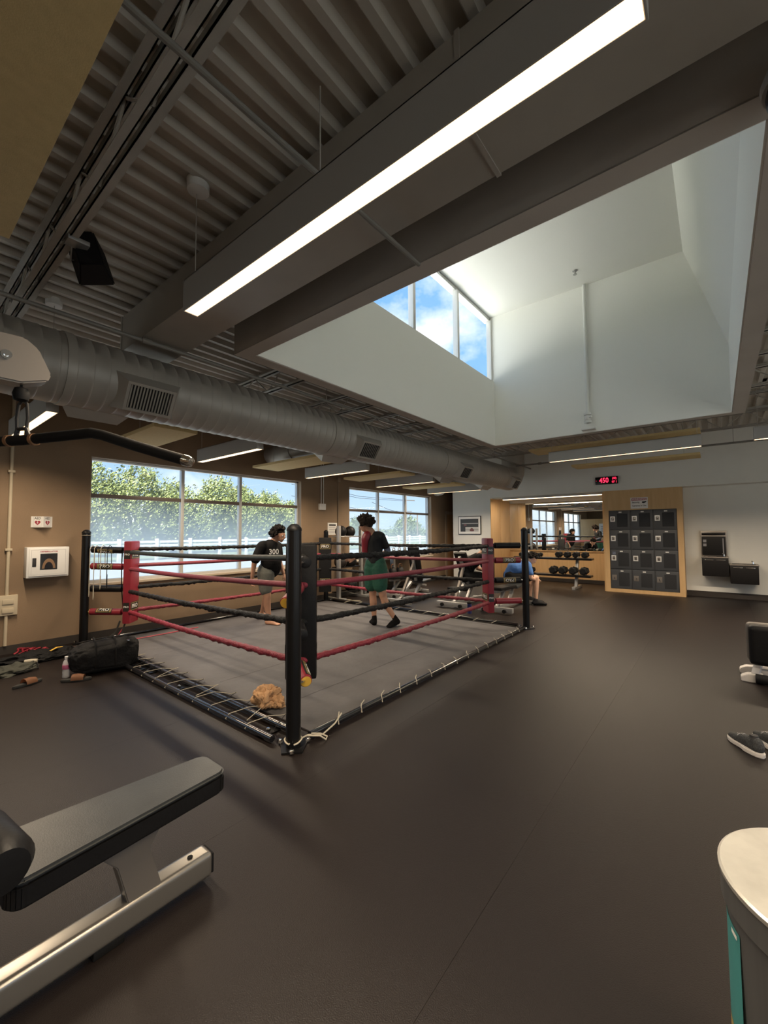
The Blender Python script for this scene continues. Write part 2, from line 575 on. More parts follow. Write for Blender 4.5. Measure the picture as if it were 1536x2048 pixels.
for i, (a, c, ms) in enumerate(WIN):
    b = B()
    fx0, fx1 = XL - 0.17, XL - 0.10
    fw = 0.045
    b.box(fx0, fx1, a, c, ZW0, ZW0 + fw, 0.004)
    b.box(fx0, fx1, a, c, ZW1 - fw, ZW1, 0.004)
    b.box(fx0, fx1, a, a + fw, ZW0, ZW1, 0.004)
    b.box(fx0, fx1, c - fw, c, ZW0, ZW1, 0.004)
    w = obj('window_%d' % (i + 1), b, 'frame_alu', kind='structure')
    for y in ms:
        b = B()
        b.box(fx0, fx1 + 0.005, y - 0.028, y + 0.028, ZW0 + fw, ZW1 - fw, 0.004)
        obj('mullion', b, 'frame_alu', w)
    for u, v in zip((a,) + ms, ms + (c,)):
        b = B()
        b.box(fx0, fx1 + 0.004, u + 0.028, v - 0.028, ZT - 0.03, ZT + 0.03, 0.004)
        obj('transom', b, 'frame_dark', w)
        for z0, z1, mm in ((ZW0 + fw, ZT - 0.03, 'pane_film'), (ZT + 0.03, ZW1 - fw, 'pane_clear')):
            b = B()
            b.quad((XL - 0.14, u + 0.03, z0), (XL - 0.14, v - 0.03, z0), (XL - 0.14, v - 0.03, z1), (XL - 0.14, u + 0.03, z1))
            obj('pane', b, mm, w, smooth=False)
    b = B()
    b.box(XL - 0.10, XL + 0.001, a, a + 0.012, ZW0, ZW1)
    b.box(XL - 0.10, XL + 0.001, c - 0.012, c, ZW0, ZW1)
    b.box(XL - 0.10, XL + 0.001, a, c, ZW1 - 0.012, ZW1)
    obj('window_reveal', b, 'jamb', w)
    b = B()
    b.box(XL - 0.10, XL + 0.035, a - 0.03, c + 0.03, ZW0 - 0.035, ZW0 + 0.004, 0.006)
    obj('window_sill', b, 'sill', w)
    pl = bpy.data.lights.new('sky_portal', 'AREA')
    pl.shape = 'RECTANGLE'
    pl.size, pl.size_y = c - a, ZW1 - ZW0
    pl.cycles.is_portal = True
    po = bpy.data.objects.new('sky_portal', pl)
    COL.objects.link(po)
    po.location = (XL - 0.2, (a + c) / 2, (ZW0 + ZW1) / 2)
    po.rotation_euler = Vector((1, 0, 0)).to_track_quat('-Z', 'Z').to_euler()

# back walls
b = B()
b.box(-6.57, -5.3, YB, YB + 1.6, 0, 4.0)
b.box(-5.3, XR, YB, YB + 0.15, 2.52, 4.0)
b.box(-0.62, XR, YB + 0.15, YB + 0.40, 2.52, 4.0)
obj('wall_back', b, 'white_wall', kind='structure', smooth=False)
sbox('wall_recess', -0.62, XR, YB + 0.36, YB + 0.5, 0, 2.53, 'white_wall', kind='structure')
sbox('baseboard_recess', -0.62, XR, YB + 0.34, YB + 0.36, 0, 0.125, 'baseboard', kind='structure')
sbox('baseboard_back', -6.57, -5.3, YB - 0.015, YB, 0, 0.105, 'baseboard', kind='structure')
b = B()
ADDED_WIN = ((-4.2, -0.9), (0.4, 3.7), (5.0, 8.3))
b.box(XR, XR + 0.2, YN, 12.3, -0.1, 0.25)
b.box(XR, XR + 0.2, YN, 12.3, 3.1, 4.0)
ry = [YN] + [v for w in ADDED_WIN for v in w] + [12.3]
for i in range(0, len(ry), 2):
    b.box(XR, XR + 0.2, ry[i], ry[i + 1], 0.25, 3.1)
obj('wall_right', b, 'white_wall', kind='structure', smooth=False)
for i, (a, c) in enumerate(ADDED_WIN):  # unseen windows, added to let fill daylight into the room
    b = B()
    for y0, y1, z0, z1 in ((a, c, 0.25, 0.31), (a, c, 3.04, 3.1), (a, a + 0.06, 0.25, 3.1), (c - 0.06, c, 0.25, 3.1), ((a + c) / 2 - 0.03, (a + c) / 2 + 0.03, 0.31, 3.04)):
        b.box(XR + 0.06, XR + 0.12, y0, y1, z0, z1, 0.003)
    w = obj('window_%d' % (i + 5), b, 'frame_alu', kind='structure')
    for u, v in ((a + 0.06, (a + c) / 2 - 0.03), ((a + c) / 2 + 0.03, c - 0.06)):
        b = B()
        b.quad((XR + 0.09, u, 0.31), (XR + 0.09, v, 0.31), (XR + 0.09, v, 3.04), (XR + 0.09, u, 3.04))
        obj('pane', b, 'pane_clear', w, smooth=False)
    pl = bpy.data.lights.new('sky_portal', 'AREA')
    pl.shape = 'RECTANGLE'
    pl.size, pl.size_y = c - a, 2.85
    pl.cycles.is_portal = True
    po = bpy.data.objects.new('sky_portal', pl)
    COL.objects.link(po)
    po.location = (XR + 0.22, (a + c) / 2, 1.675)
    po.rotation_euler = Vector((-1, 0, 0)).to_track_quat('-Z', 'Z').to_euler()
sbox('wall_near', XL - 0.2, XR + 0.2, YN - 0.2, YN, -0.1, 4.0, 'tan_wall', kind='structure')
sbox('wall_hall', XL - 0.2, -6.5, 13.2, 13.35, -0.1, 4.0, 'tan_wall', kind='structure')
# door on the left wall by the far corner
b = B()
b.box(XL, XL + 0.03, 12.0, 12.1, 0, 2.15, 0.004)
b.box(XL, XL + 0.03, 13.05, 13.15, 0, 2.15, 0.004)
b.box(XL, XL + 0.03, 12.0, 13.15, 2.1, 2.2, 0.004)
d1 = obj('door_1', b, 'jamb', kind='structure')
b = B()
b.box(XL, XL + 0.02, 12.1, 13.05, 0.01, 2.1, 0.003)
obj('door_leaf', b, 'wood_dark', d1)
b = B()
b.tube((XL + 0.02, 12.2, 1.0), (XL + 0.07, 12.2, 1.0), 0.012)
b.tube((XL + 0.07, 12.18, 1.0), (XL + 0.07, 12.3, 1.0), 0.010)
obj('door_handle', b, 'silver_dull', d1)

# mirror niche
NX0, NX1, NY = -5.3, -2.22, 13.15
b = B()
b.box(NX0, NX1, NY, NY + 0.12, 0, 0.93)
niche = obj('wall_niche', b, 'wood', kind='structure', smooth=False)
for y0, y1 in ((YB + 0.0, 12.4), (12.404, NY)):
    b = B()
    b.box(NX0 - 0.001, NX0 + 0.018, y0, y1, 0, 2.5, 0.002)
    obj('wood_panel', b, 'wood', niche)
b = B()
b.box(NX0, NX1, NY, NY + 0.12, 2.42, 2.6)
b.box(NX0, NX1, YB + 0.15, NY, 2.5, 2.6)
obj('niche_ceiling', b, 'white_wall', niche)
b = B()
b.box(NX0 + 0.02, NX1, NY - 0.012, NY, 0, 0.10)
obj('skirting', b, 'baseboard', niche)
b = B()
b.box(NX0 + 0.02, NX1, NY - 0.03, NY, 0.90, 0.93, 0.003)
obj('ledge', b, 'wood', niche)
sbox('trim_1', NX1 - 0.05, NX1, YB + 0.02, NY, 0, 2.5, 'wood', kind='structure')
mir = thing('wall_mirror', 'large wall mirror in the wood niche above the dumbbell rack', 'mirror', (-3.76, NY, 0.93))
for a, c in ((NX0 + 0.02, -3.76), (-3.757, NX1 - 0.06)):
    b = B()
    b.box(a, c, NY - 0.008, NY - 0.001, 0.935, 2.42)
    obj('mirror_panel', b, 'mirror', mir, smooth=False)
ls = thing('cove_light', 'slim glowing light strip along the top of the mirror niche', 'light', (-3.5, YB + 0.12, 2.44))
b = B()
b.box(-4.95, -2.26, YB + 0.08, YB + 0.145, 2.455, 2.52, 0.004)
obj('housing', b, 'housing', ls)
b = B()
b.box(-4.94, -2.27, YB + 0.085, YB + 0.14, 2.44, 2.456, 0.003)
obj('diffuser', b, 'led', ls)
L = bpy.data.lights.new('strip_light', 'AREA')
L.shape = 'RECTANGLE'
L.size, L.size_y = 2.65, 0.05
L.energy = 26
L.color = (1.0, 0.80, 0.58)
lo = bpy.data.objects.new('strip_light', L)
COL.objects.link(lo)
lo.parent = ls
lo.location = Vector((-3.6, YB + 0.1125, 2.437)) - ORG[ls.name]

# wooden surround of the lockers
b = B()
b.box(-2.24, -0.61, YB - 0.01, YB + 0.45, 2.02, 2.52)
b.box(-2.24, -2.13, YB - 0.01, YB + 0.45, 0, 2.02)
b.box(-0.72, -0.61, YB - 0.01, YB + 0.45, 0, 2.02)
b.box(-2.13, -0.72, YB - 0.01, YB + 0.45, 0, 0.085)
obj('trim_2', b, 'wood', kind='structure', smooth=False)

# light well
b = B()
T = 0.15
b.box(WX0 - T, WX0, WY0 - T, WY1 + T, WZ, 4.66)
b.box(WX0 - T, WX0, WY0 - T, 2.7, 4.66, 6.05)
b.box(WX0 - T, WX1 + T, WY1, WY1 + T, WZ, 6.05)
b.box(WX0 - T, WX1 + T, WY0 - T, WY0, WZ, 6.05)
b.box(WX1, WX1 + T, WY0 - T, WY1 + T, WZ, 4.36)
b.prism([(WX1, 4.36), (WX1 + T, 4.36), (-0.28 + T, 6.05), (-0.28, 6.05)], WY0 - T, WY1 + T, 'y')
b.box(WX0 - T - 0.1, 0.5, WY0 - T, WY1 + T, 6.05, 6.2)
obj('wall_well', b, 'well_white', kind='structure', smooth=False)
# dark painted bulkhead around the well
b = B()
k = 0.012
def ring(x0, x1, y0, y1, z0, z1, w):
    b.box(x0 - w, x0, y0 - w, y1 + w, z0, z1)
    b.box(x1, x1 + w, y0 - w, y1 + w, z0, z1)
    b.box(x0, x1, y0 - w, y0, z0, z1)
    b.box(x0, x1, y1, y1 + w, z0, z1)
ring(WX0 - T, WX1 + T, WY0 - T, WY1 + T, WZ - 0.001, DZ + 0.02, k)
ring(WX0 - 0.012, WX1 + 0.012, WY0 - 0.012, WY1 + 0.012, WZ - 0.006, WZ + 0.002, T)
obj('wall_bulkhead', b, 'ceiling_paint', kind='structure', smooth=False)
# clerestory window
cw = thing('window_4', None, None, kind='structure')
b = B()
gx0, gx1 = WX0 - 0.13, WX0 - 0.06
cy = (2.7, 3.85, 5.27, 6.70, 8.14)
b.box(gx0, gx1, 2.7, 8.16, 4.60, 4.66)
b.box(gx0, gx1, 2.7, 8.16, 5.98, 6.05, 0.004)
obj('window_frame', b, 'frame_alu', cw)
for y in cy:
    b = B()
    b.box(gx0, gx1 + 0.03, y - 0.035, y + 0.035, 4.66, 5.98, 0.004)
    obj('mullion', b, 'frame_alu', cw)
for u, v in zip(cy, cy[1:]):
    b = B()
    x = gx0 + 0.03
    b.quad((x, u + 0.03, 4.66), (x, v - 0.03, 4.66), (x, v - 0.03, 5.98), (x, u + 0.03, 5.98))
    obj('pane', b, 'pane_clear', cw, smooth=False)
pl = bpy.data.lights.new('sky_portal', 'AREA')
pl.shape = 'RECTANGLE'
pl.size, pl.size_y = 5.4, 1.35
pl.cycles.is_portal = True
po = bpy.data.objects.new('sky_portal', pl)
COL.objects.link(po)
po.location = (gx0 - 0.04, 5.43, 5.32)
po.rotation_euler = Vector((1, 0, 0)).to_track_quat('-Z', 'Z').to_euler()

# ceiling: ribbed metal deck, open over the well
b = B()
def deck(x0, x1, y0, y1):
    p, dpt = 0.17, 0.045
    x = x0
    prof = []
    while x < x1 - 1e-4:
        for dx, dz in ((0.0, 0.0), (0.045, 0.0), (0.063, dpt), (0.150, dpt), (0.17, 0.0)):
            if x + dx <= x1 + 1e-4:
                prof.append((x + dx, DZ + dz))
        x += p
    A = [b.bm.verts.new((u, y0, z)) for u, z in prof]
    Q = [b.bm.verts.new((u, y1, z)) for u, z in prof]
    for i in range(len(A) - 1):
        b.bm.faces.new((A[i], A[i + 1], Q[i + 1], Q[i]))
deck(XL, XR, YN, WY0 - T)
deck(XL, XR, WY1 + T, 13.2)
deck(XL, WX0 - T, WY0 - T, WY1 + T)
deck(WX1 + T, XR, WY0 - T, WY1 + T)
obj('ceiling', b, 'deck_paint', kind='structure', smooth=False, fix=False)
b = B()
b.box(XL - 0.4, XR + 0.3, YN - 0.3, WY0 - T, 3.80, 4.05)
b.box(XL - 0.4, XR + 0.3, WY1 + T, 13.4, 3.80, 4.05)
b.box(XL - 0.4, WX0 - T, WY0 - T, WY1 + T, 3.80, 4.05)
b.box(WX1 + T, XR + 0.3, WY0 - T, WY1 + T, 3.80, 4.05)
b.box(-6.5, XR + 0.3, 13.3, 13.5, -0.1, 4.0)
obj('roof', b, 'roof_bounce_white', kind='structure', smooth=False)
# ================================================================== CEILING EQUIPMENT
def joist(y, x0, x1, lab):
    t = thing('roof_joist', lab, 'joist', (x0, y, 3.42), 'open web roof joists')
    for nm, z0, z1 in (('bottom_chord', 3.42, 3.46), ('top_chord', 3.67, 3.715)):
        for s in (-1, 1):
            b = B()
            ya = y + s * 0.012
            yb = y + s * 0.055
            b.box(x0, x1, min(ya, yb), max(ya, yb), z0, z0 + 0.007)
            b.box(x0, x1, min(ya, ya + s * 0.007), max(ya, ya + s * 0.007), z0, z1)
            obj(nm, b, 'joist_paint', t, smooth=False)
    n = max(2, int(round((x1 - x0) / 0.34)))
    pts = [(x0 + (x1 - x0) * i / n, y, 3.43 if i % 2 else 3.70) for i in range(n + 1)]
    b = B()
    b.path(pts, 0.010, 6)
    obj('web', b, 'joist_paint', t)
joist(0.74, XL, XR, 'grey open web joist next to the tan panel, carrying the loudspeaker')
for y, w in ((3.37, 'first'), (4.71, 'second'), (6.05, 'third'), (7.38, 'fourth')):
    joist(y, XL, WX0 - T - 0.02, w + ' open web joist from the camera between round duct and skylight')
    joist(y, WX1 + T + 0.02, XR, w + ' open web joist from the camera on the right side of the skylight')
joist(8.75, XL, XR, 'open web joist just beyond the skylight, over the clock-side light')
joist(10.1, XL, XR, 'open web joist farthest back, closest to the clock wall')

# spiral duct
DXC, DZC, DR = -4.42, 2.95, 0.308
du = thing('spiral_duct', 'long grey round spiral duct running above the ring toward the clock wall', 'duct', (DXC, 3.0, DZC))
prof = []
y = -4.6
while y < 10.95:
    for dy, dr in ((0.0, 0.0), (0.094, 0.0), (0.100, 0.004), (0.112, 0.004), (0.118, 0.0)):
        prof.append((DR + dr, y + dy))
    y += 0.118
b = B()
b.lathe(prof, (DXC, 0, DZC), 40, (0, 1, 0))
obj('duct_tube', b, 'duct_paint', du, ang=60)
for y in (1.02, 4.1, 7.2, 10.3):
    b = B()
    b.lathe([(DR, y - 0.03), (DR + 0.010, y - 0.03), (DR + 0.010, y + 0.03), (DR, y + 0.03)], (DXC, 0, DZC), 40, (0, 1, 0))
    obj('duct_band', b, 'duct_paint', du)
b = B()
b.path([(DXC, 10.9, DZC)] + [(DXC + 0.0, 10.95 + 0.36 * math.sin(a), DZC + 0.36 * (1 - math.cos(a))) for a in [PI / 2 * i / 8 for i in range(9)]] + [(DXC, 11.31, DZ + 0.02)], DR, 32)
obj('duct_elbow', b, 'duct_paint', du)
def vent(y0, ang, side, L, Wd, nl, mcol):
    nrm = Vector((side * math.cos(ang), 0, -math.sin(ang)))
    tg = Vector((side * math.sin(ang), 0, math.cos(ang)))
    C = Vector((DXC, y0, DZC))
    Y = Vector((0, 1, 0))
    b = B()
    def rect(h, l, w):
        return [b.bm.verts.new(C + nrm * h + Y * (sy * l / 2) + tg * (st * w / 2)) for sy, st in ((-1, -1), (1, -1), (1, 1), (-1, 1))]
    A = rect(DR - 0.05, L * 1.35, Wd * 1.25)
    Q = rect(DR + 0.075, L, Wd)
    I = rect(DR + 0.075, L - 0.05, Wd - 0.05)
    J = rect(DR + 0.045, L - 0.05, Wd - 0.05)
    for P, R2 in ((A, Q), (Q, I), (I, J)):
        for i in range(4):
            b.bm.faces.new((P[i], P[(i + 1) % 4], R2[(i + 1) % 4], R2[i]))
    v = obj('vent', b, mcol, du, smooth=False)
    b = B()
    b.bm.faces.new([b.bm.verts.new(C + nrm * (DR + 0.046) + Y * (sy * (L - 0.05) / 2) + tg * (st * (Wd - 0.05) / 2)) for sy, st in ((-1, -1), (1, -1), (1, 1), (-1, 1))])
    obj('vent_throat', b, 'grille_dark', v, smooth=False)
    for i in range(nl):
        f = -0.5 + (i + 0.5) / nl
        p = C + nrm * (DR + 0.062) + Y * (f * (L - 0.05))
        b = B()
        b.bar(p - tg * (Wd - 0.05) / 2, p + tg * (Wd - 0.05) / 2, 0.016, 0.004, up=nrm + Y * 0.5)
        obj('louvre', b, 'duct_paint', v, smooth=False)
for y0, n in ((1.62, 14), (4.77, 10), (7.9, 6), (10.7, 4)):
    vent(y0, math.radians(32), 1, 0.42, 0.27, n, 'duct_paint')
for y0 in (1.3, 4.4, 7.75, 9.7):
    vent(y0, math.radians(52), -1, 0.40, 0.26, 4, 'duct_paint')

# rectangular duct beside the light well
rd = thing('rectangular_duct', 'boxy grey sheet metal duct with flanged seams beside the skylight opening', 'duct', (-4.5, 1.73, 3.3))
for i in range(5):
    a = -4.55 + i * 1.25
    b = B()
    b.box(a, a + 1.25, 1.52, 1.94, 3.31, 3.66)
    obj('duct_section', b, 'duct_paint', rd, smooth=False)
    if i in (0, 3):
        b = B()
        b.box(a - 0.012, a + 0.012, 1.512, 1.948, 3.302, 3.664)
        obj('flange', b, 'duct_paint', rd, smooth=False)
# small ducts above the windows
fe = thing('duct_elbow_stub', 'white insulated duct elbow above the far window by the corner', 'duct', (-6.5, 11.4, 2.75))
b = B()
b.path([(-6.3, 10.9, 3.2), (-6.45, 11.0, 3.0), (-6.6, 11.15, 2.85), (-6.76, 11.3, 2.80), (-6.99, 11.34, 2.80)], 0.13, 20)
obj('flex_pipe', b, 'duct_white', fe)
b = B()
b.path([(-6.90, 11.325, 2.80), (-6.94, 11.332, 2.80)], 0.145, 20)
obj('clamp', b, 'duct_white', fe)
st = thing('branch_duct', 'short grey round duct hanging above the first window', 'duct', (-6.4, 5.0, 3.0))
b = B()
b.path([(-6.9, 5.0, 3.05), (-4.9, 5.0, 3.05)], 0.17, 24)
obj('branch_tube', b, 'duct_paint', st)
b = B()
b.path([(-6.2, 5.0, 3.05), (-6.14, 5.0, 3.05)], 0.182, 24)
obj('clamp', b, 'duct_paint', st)
for x in (-6.2, -5.2):
    b = B()
    b.tube((x, 5.0, 3.2), (x, 5.0, DZ), 0.005, n=6)
    obj('hanger_rod', b, 'joist_paint', st)

# pipes
def pipe(name, label, pts, r, m, fits=()):
    t = thing(name, label, 'pipe', pts[0])
    b = B()
    b.path(pts, r, 10)
    obj('pipe_run', b, m, t)
    for p, d in fits:
        b = B()
        b.tube(Vector(p) - Vector(d) * 0.04, Vector(p) + Vector(d) * 0.04, r * 1.5)
        obj('coupling', b, m, t)
    for i in range(3):
        f = (i + 0.5) / 3
        q = Vector(pts[0]).lerp(Vector(pts[-1]), f)
        b = B()
        b.tube((q.x, q.y, q.z + r), (q.x, q.y, DZ - 0.002), 0.004, n=6)
        obj('hanger_rod', b, 'joist_paint', t)
    return t
pipe('sprinkler_pipe', 'thin grey sprinkler pipe running beside the round duct', [(-4.03, -4, 3.30 - 0.03), (-4.03, 11.6, 3.27)], 0.018, 'pipe_grey', [((-4.03, 1.55, 3.27), (0, 1, 0)), ((-4.03, 5.2, 3.27), (0, 1, 0)), ((-4.03, 9.2, 3.27), (0, 1, 0))])
pipe('conduit_pipe', 'thin grey conduit under the deck above the nearest long light', [(-1.46, -3, 3.25), (-1.46, 2.2, 3.25)], 0.014, 'pipe_grey')
pipe('branch_pipe', 'grey sprinkler branch pipe crossing behind the clock-side light', [(-4.0, 10.45, 3.2), (XR, 10.45, 3.2)], 0.020, 'pipe_grey', [((-3.4, 10.45, 3.2), (1, 0, 0)), ((-2.9, 10.45, 3.2), (1, 0, 0))])

# linear lights
def linear_light(x0, x1, y, z, label, watts, canopy=None, cables=True):
    t = thing('linear_light', label, 'light', ((x0 + x1) / 2, y, z))
    w = 0.048
    b = B()
    b.box(x0, x1, y - w, y - w + 0.006, z, z + 0.20)
    b.box(x0, x1, y + w - 0.006, y + w, z, z + 0.20)
    b.box(x0, x1, y - w, y + w, z + 0.194, z + 0.20)
    obj('housing', b, 'housing', t, smooth=False)
    for x in (x0, x1):
        b = B()
        b.box(x - 0.004, x + 0.004, y - w - 0.001, y + w + 0.001, z - 0.001, z + 0.201, 0.002)
        obj('end_cap', b, 'housing', t)
    b = B()
    b.box(x0 + 0.006, x1 - 0.006, y - w + 0.006, y + w - 0.006, z + 0.002, z + 0.010)
    obj('diffuser', b, 'lens', t, smooth=False)
    for x in (x0 + 0.05, x1 - 0.05):
        b = B()
        b.tube((x, y, z + 0.2), (x, y, DZ), 0.003, n=6)
        obj('cable', b, 'joist_paint', t)
    for cx in (canopy or ()):
        b = B()
        b.lathe([(0.0, -0.05), (0.05, -0.05), (0.065, -0.045), (0.068, 0.02), (0.0, 0.02)], (cx, y, DZ - 0.0), 24)
        obj('canopy', b, 'white_plastic', t)
    L = bpy.data.lights.new('tube_light', 'AREA')
    L.shape = 'RECTANGLE'
    L.size, L.size_y = x1 - x0 - 0.02, 0.08
    L.energy = watts * LAMP
    L.color = (1.0, 0.80, 0.58)
    L.spread = math.radians(150)
    lo = bpy.data.objects.new('tube_light', L)
    COL.objects.link(lo)
    lo.parent = t
    lo.location = (0, 0, -0.003)
PW = 22.0
linear_light(-2.57, -0.10, 1.245, 2.90, 'long glowing linear light closest to the camera under the ceiling ribs', PW, canopy=(-2.5,))
linear_light(-2.60, -0.16, 8.60, 2.90, 'long linear light hung between two tan panels near the clock', PW * 1.6)
linear_light(0.49, 2.93, 8.55, 2.90, 'linear light at the right picture edge beside the skylight corner', PW * 1.6)
linear_light(-6.40, -4.78, 1.04, 2.64, 'linear light beside the hanging pulldown bar', PW * 0.7, canopy=(-4.85,))
linear_light(-6.40, -4.78, 3.29, 2.64, 'linear light over the middle of the first window', PW * 0.7)
linear_light(-6.40, -4.78, 5.50, 2.60, 'linear light over the pier between the two windows', PW * 0.7)
linear_light(-6.40, -4.78, 7.70, 2.60, 'linear light over the second window', PW * 0.7)
linear_light(-6.40, -4.78, 10.0, 2.60, 'linear light at the far end of the row of window lights', PW * 0.7)
linear_light(0.49, 2.93, 1.245, 2.90, 'added unseen linear light right of the camera', PW)  # this and the next three are unseen fixtures added to brighten the room
linear_light(0.90, 3.34, 5.0, 2.90, 'added unseen linear light over the right side of the gym', PW)
linear_light(-2.57, -0.13, -2.6, 2.90, 'added unseen linear light behind the camera on the left', PW)
linear_light(0.49, 2.93, -2.6, 2.90, 'added unseen linear light behind the camera on the right', PW)

# acoustic panels
def panel(x0, x1, y0, y1, z, label):
    t = thing('acoustic_panel', label, 'panel', ((x0 + x1) / 2, (y0 + y1) / 2, z))
    b = B()
    b.box(x0, x1, y0, y1, z, z + 0.045, 0.006)
    obj('board', b, 'acoustic', t)
    for x in (x0 + 0.25, x1 - 0.25):
        b = B()
        b.tube((x, (y0 + y1) / 2, z + 0.045), (x, (y0 + y1) / 2, DZ), 0.003, n=6)
        obj('cable', b, 'joist_paint', t)
panel(-2.57, -0.13, -0.24, 0.375, 2.90, 'big tan acoustic panel filling the upper left picture corner')
panel(-6.15, -4.85, 1.96, 2.46, 2.70, 'yellow acoustic panel above the bent end of the pulldown bar')
panel(-6.60, -4.85, 4.38, 4.95, 2.70, 'yellow acoustic panel above the right part of the first window')
panel(-6.40, -4.85, 6.55, 7.08, 2.68, 'yellow acoustic panel above the left edge of the second window')
panel(-6.40, -4.85, 8.75, 9.28, 2.66, 'yellow acoustic panel above the right part of the second window')
panel(-3.05, -0.17, 8.68, 9.28, 3.19, 'tan acoustic panel just above the clock-side light under the skylight edge')
panel(-2.42, -0.20, 9.50, 10.0, 2.90, 'narrow tan acoustic panel behind the clock-side light')

# speaker on the joist
sp = thing('loudspeaker', 'black wedge loudspeaker clamped to the joist by the tan panel', 'speaker', (-3.22, 0.92, 3.32))
b = B()
vs = b.prism([(-0.11, 0.085), (0.11, 0.085), (0.07, -0.10), (-0.07, -0.10)], -0.145, 0.145, 'z', 0.010)
rm = Matrix.Rotation(math.radians(-38), 3, 'Y') @ Matrix.Rotation(math.radians(62), 3, 'Z') @ Matrix.Rotation(math.radians(16), 3, 'X')
bmesh.ops.rotate(b.bm, verts=b.bm.verts[:], cent=(0, 0, 0), matrix=rm)
bmesh.ops.translate(b.bm, verts=b.bm.verts[:], vec=(-3.32, 0.90, 3.40))
obj('cabinet', b, 'black_matte', sp)
b = B()
b.path([(-3.22, 0.80, 3.43), (-3.34, 0.86, 3.44), (-3.40, 0.95, 3.36)], 0.012, 8)
obj('bracket', b, 'black_paint', sp)
b = B()
b.box(-3.27, -3.17, 0.74, 0.86, 3.40, 3.43, 0.004)
obj('clamp', b, 'silver_dull', sp)
b = B()
b.path([(-3.25, 0.78, 3.41), (-3.35, 0.80, 3.36), (-3.38, 0.88, 3.40), (-3.30, 0.9, 3.44)], 0.006, 6)
obj('speaker_cable', b, 'silver_dull', sp)

# light well fittings
wp = thing('drain_pipe', 'white vertical pipe on the back wall of the skylight well', 'pipe', (-1.76, 8.1, 3.36))
b = B()
b.tube((-1.76, 8.11, 3.46), (-1.76, 8.11, 6.04), 0.028, n=16)
obj('pipe_run', b, 'white_pipe', wp)
for z in (3.48, 3.62):
    b = B()
    b.lathe([(0.028, -0.02), (0.062, -0.02), (0.062, 0.02), (0.028, 0.02)], (-1.76, 8.09, z), 16)
    obj('flange', b, 'white_pipe', wp)
b = B()
b.lathe([(0.0, -0.06), (0.045, -0.04), (0.055, 0.0), (0.045, 0.04), (0.0, 0.05)], (-1.76, 8.08, 3.55), 16)
b.tube((-1.76, 8.08, 3.55), (-1.68, 8.02, 3.55), 0.018)
obj('valve', b, 'white_pipe', wp)
b = B()
b.box(-1.86, -1.64, 8.03, 8.155, 3.33, 3.36, 0.004)
obj('bracket', b, 'white_pipe', wp)
sh = thing('ceiling_sprinkler', 'small metal sprinkler head on the skylight ceiling', 'sprinkler', (-1.78, 7.58, 6.05))
b = B()
b.lathe([(0.0, 0.0), (0.045, 0.0), (0.04, -0.012), (0.012, -0.02), (0.012, -0.06), (0.0, -0.06)], (-1.78, 7.58, 6.05), 16)
obj('escutcheon', b, 'silver_dull', sh)
b = B()
b.lathe([(0.0, -0.075), (0.032, -0.072), (0.032, -0.068), (0.0, -0.06)], (-1.78, 7.58, 6.05), 12)
obj('deflector', b, 'silver_dull', sh)

# ================================================================== LEFT WALL EQUIPMENT
co = thing('wall_conduit', 'cream conduit running down the tan wall left of the defibrillator', 'conduit', (XL, 1.13, 0.12))
b = B()
b.tube((XL + 0.02, 1.135, 0.11), (XL + 0.02, 1.135, 3.6), 0.019)
obj('conduit_run', b, 'cream_pipe', co)
b = B()
b.box(XL, XL + 0.05, 1.02, 1.24, 0.49, 0.74, 0.006)
ob = obj('outlet_box', b, 'cream_pipe', co)
for z in (0.55, 0.66):
    b = B()
    b.box(XL + 0.05, XL + 0.062, 1.09, 1.20, z - 0.03, z + 0.03, 0.003)
    obj('cover_flap', b, 'cream_pipe', ob)
for z in (1.3, 2.3):
    b = B()
    b.box(XL, XL + 0.045, 1.10, 1.17, z, z + 0.03, 0.003)
    obj('strap', b, 'cream_pipe', co)

# defibrillator cabinet
ac = thing('defibrillator_cabinet', 'white wall cabinet holding a defibrillator behind a small window', 'cabinet', (XL, 1.5, 0.95))
ax = XL + 0.16
b = B()
b.box(XL, ax, 1.29, 1.735, 0.945, 1.34, 0.008)
obj('body', b, 'white_plastic', ac)
b = B()
b.box(ax, ax + 0.012, 1.315, 1.715, 0.965, 1.32, 0.004)
dr = obj('door', b, 'white_plastic', ac)
b = B()
b.box(ax + 0.012, ax + 0.014, 1.425, 1.605, 1.045, 1.255)
obj('window', b, 'glass_dark', dr, smooth=False)
b = B()
vs = [(1.515 + 0.07 * math.cos(a), 1.06 + 0.13 * math.sin(a)) for a in [PI * i / 12 for i in range(13)]]
b.prism(vs, ax + 0.014, ax + 0.016, 'x')
obj('carry_case', b, 'aed_bag', dr, smooth=False)
b = B()
vs = [(1.515 + 0.045 * math.cos(a), 1.06 + 0.085 * math.sin(a)) for a in [PI * i / 12 for i in range(13)]]
b.prism(vs, ax + 0.0165, ax + 0.0175, 'x')
obj('device', b, 'screen_black', dr, smooth=False)
b = B()
b.box(ax + 0.012, ax + 0.018, 1.345, 1.385, 1.09, 1.20, 0.003)
obj('latch', b, 'ink_black', dr)
lettering('lettering', 'DEFIBRILLATOR', 0.026, (ax + 0.0135, 1.515, 1.28), (0, 1, 0), (0, 0, 1), 'sign_red', dr)
for (y0, y1, z0, z1) in ((1.335, 1.695, 1.303, 1.305), (1.335, 1.695, 0.982, 0.984), (1.335, 1.337, 0.982, 1.305), (1.693, 1.695, 0.982, 1.305)):
    b = B()
    b.box(ax + 0.012, ax + 0.0128, y0, y1, z0, z1)
    obj('door_line', b, 'ink_grey', dr, smooth=False)

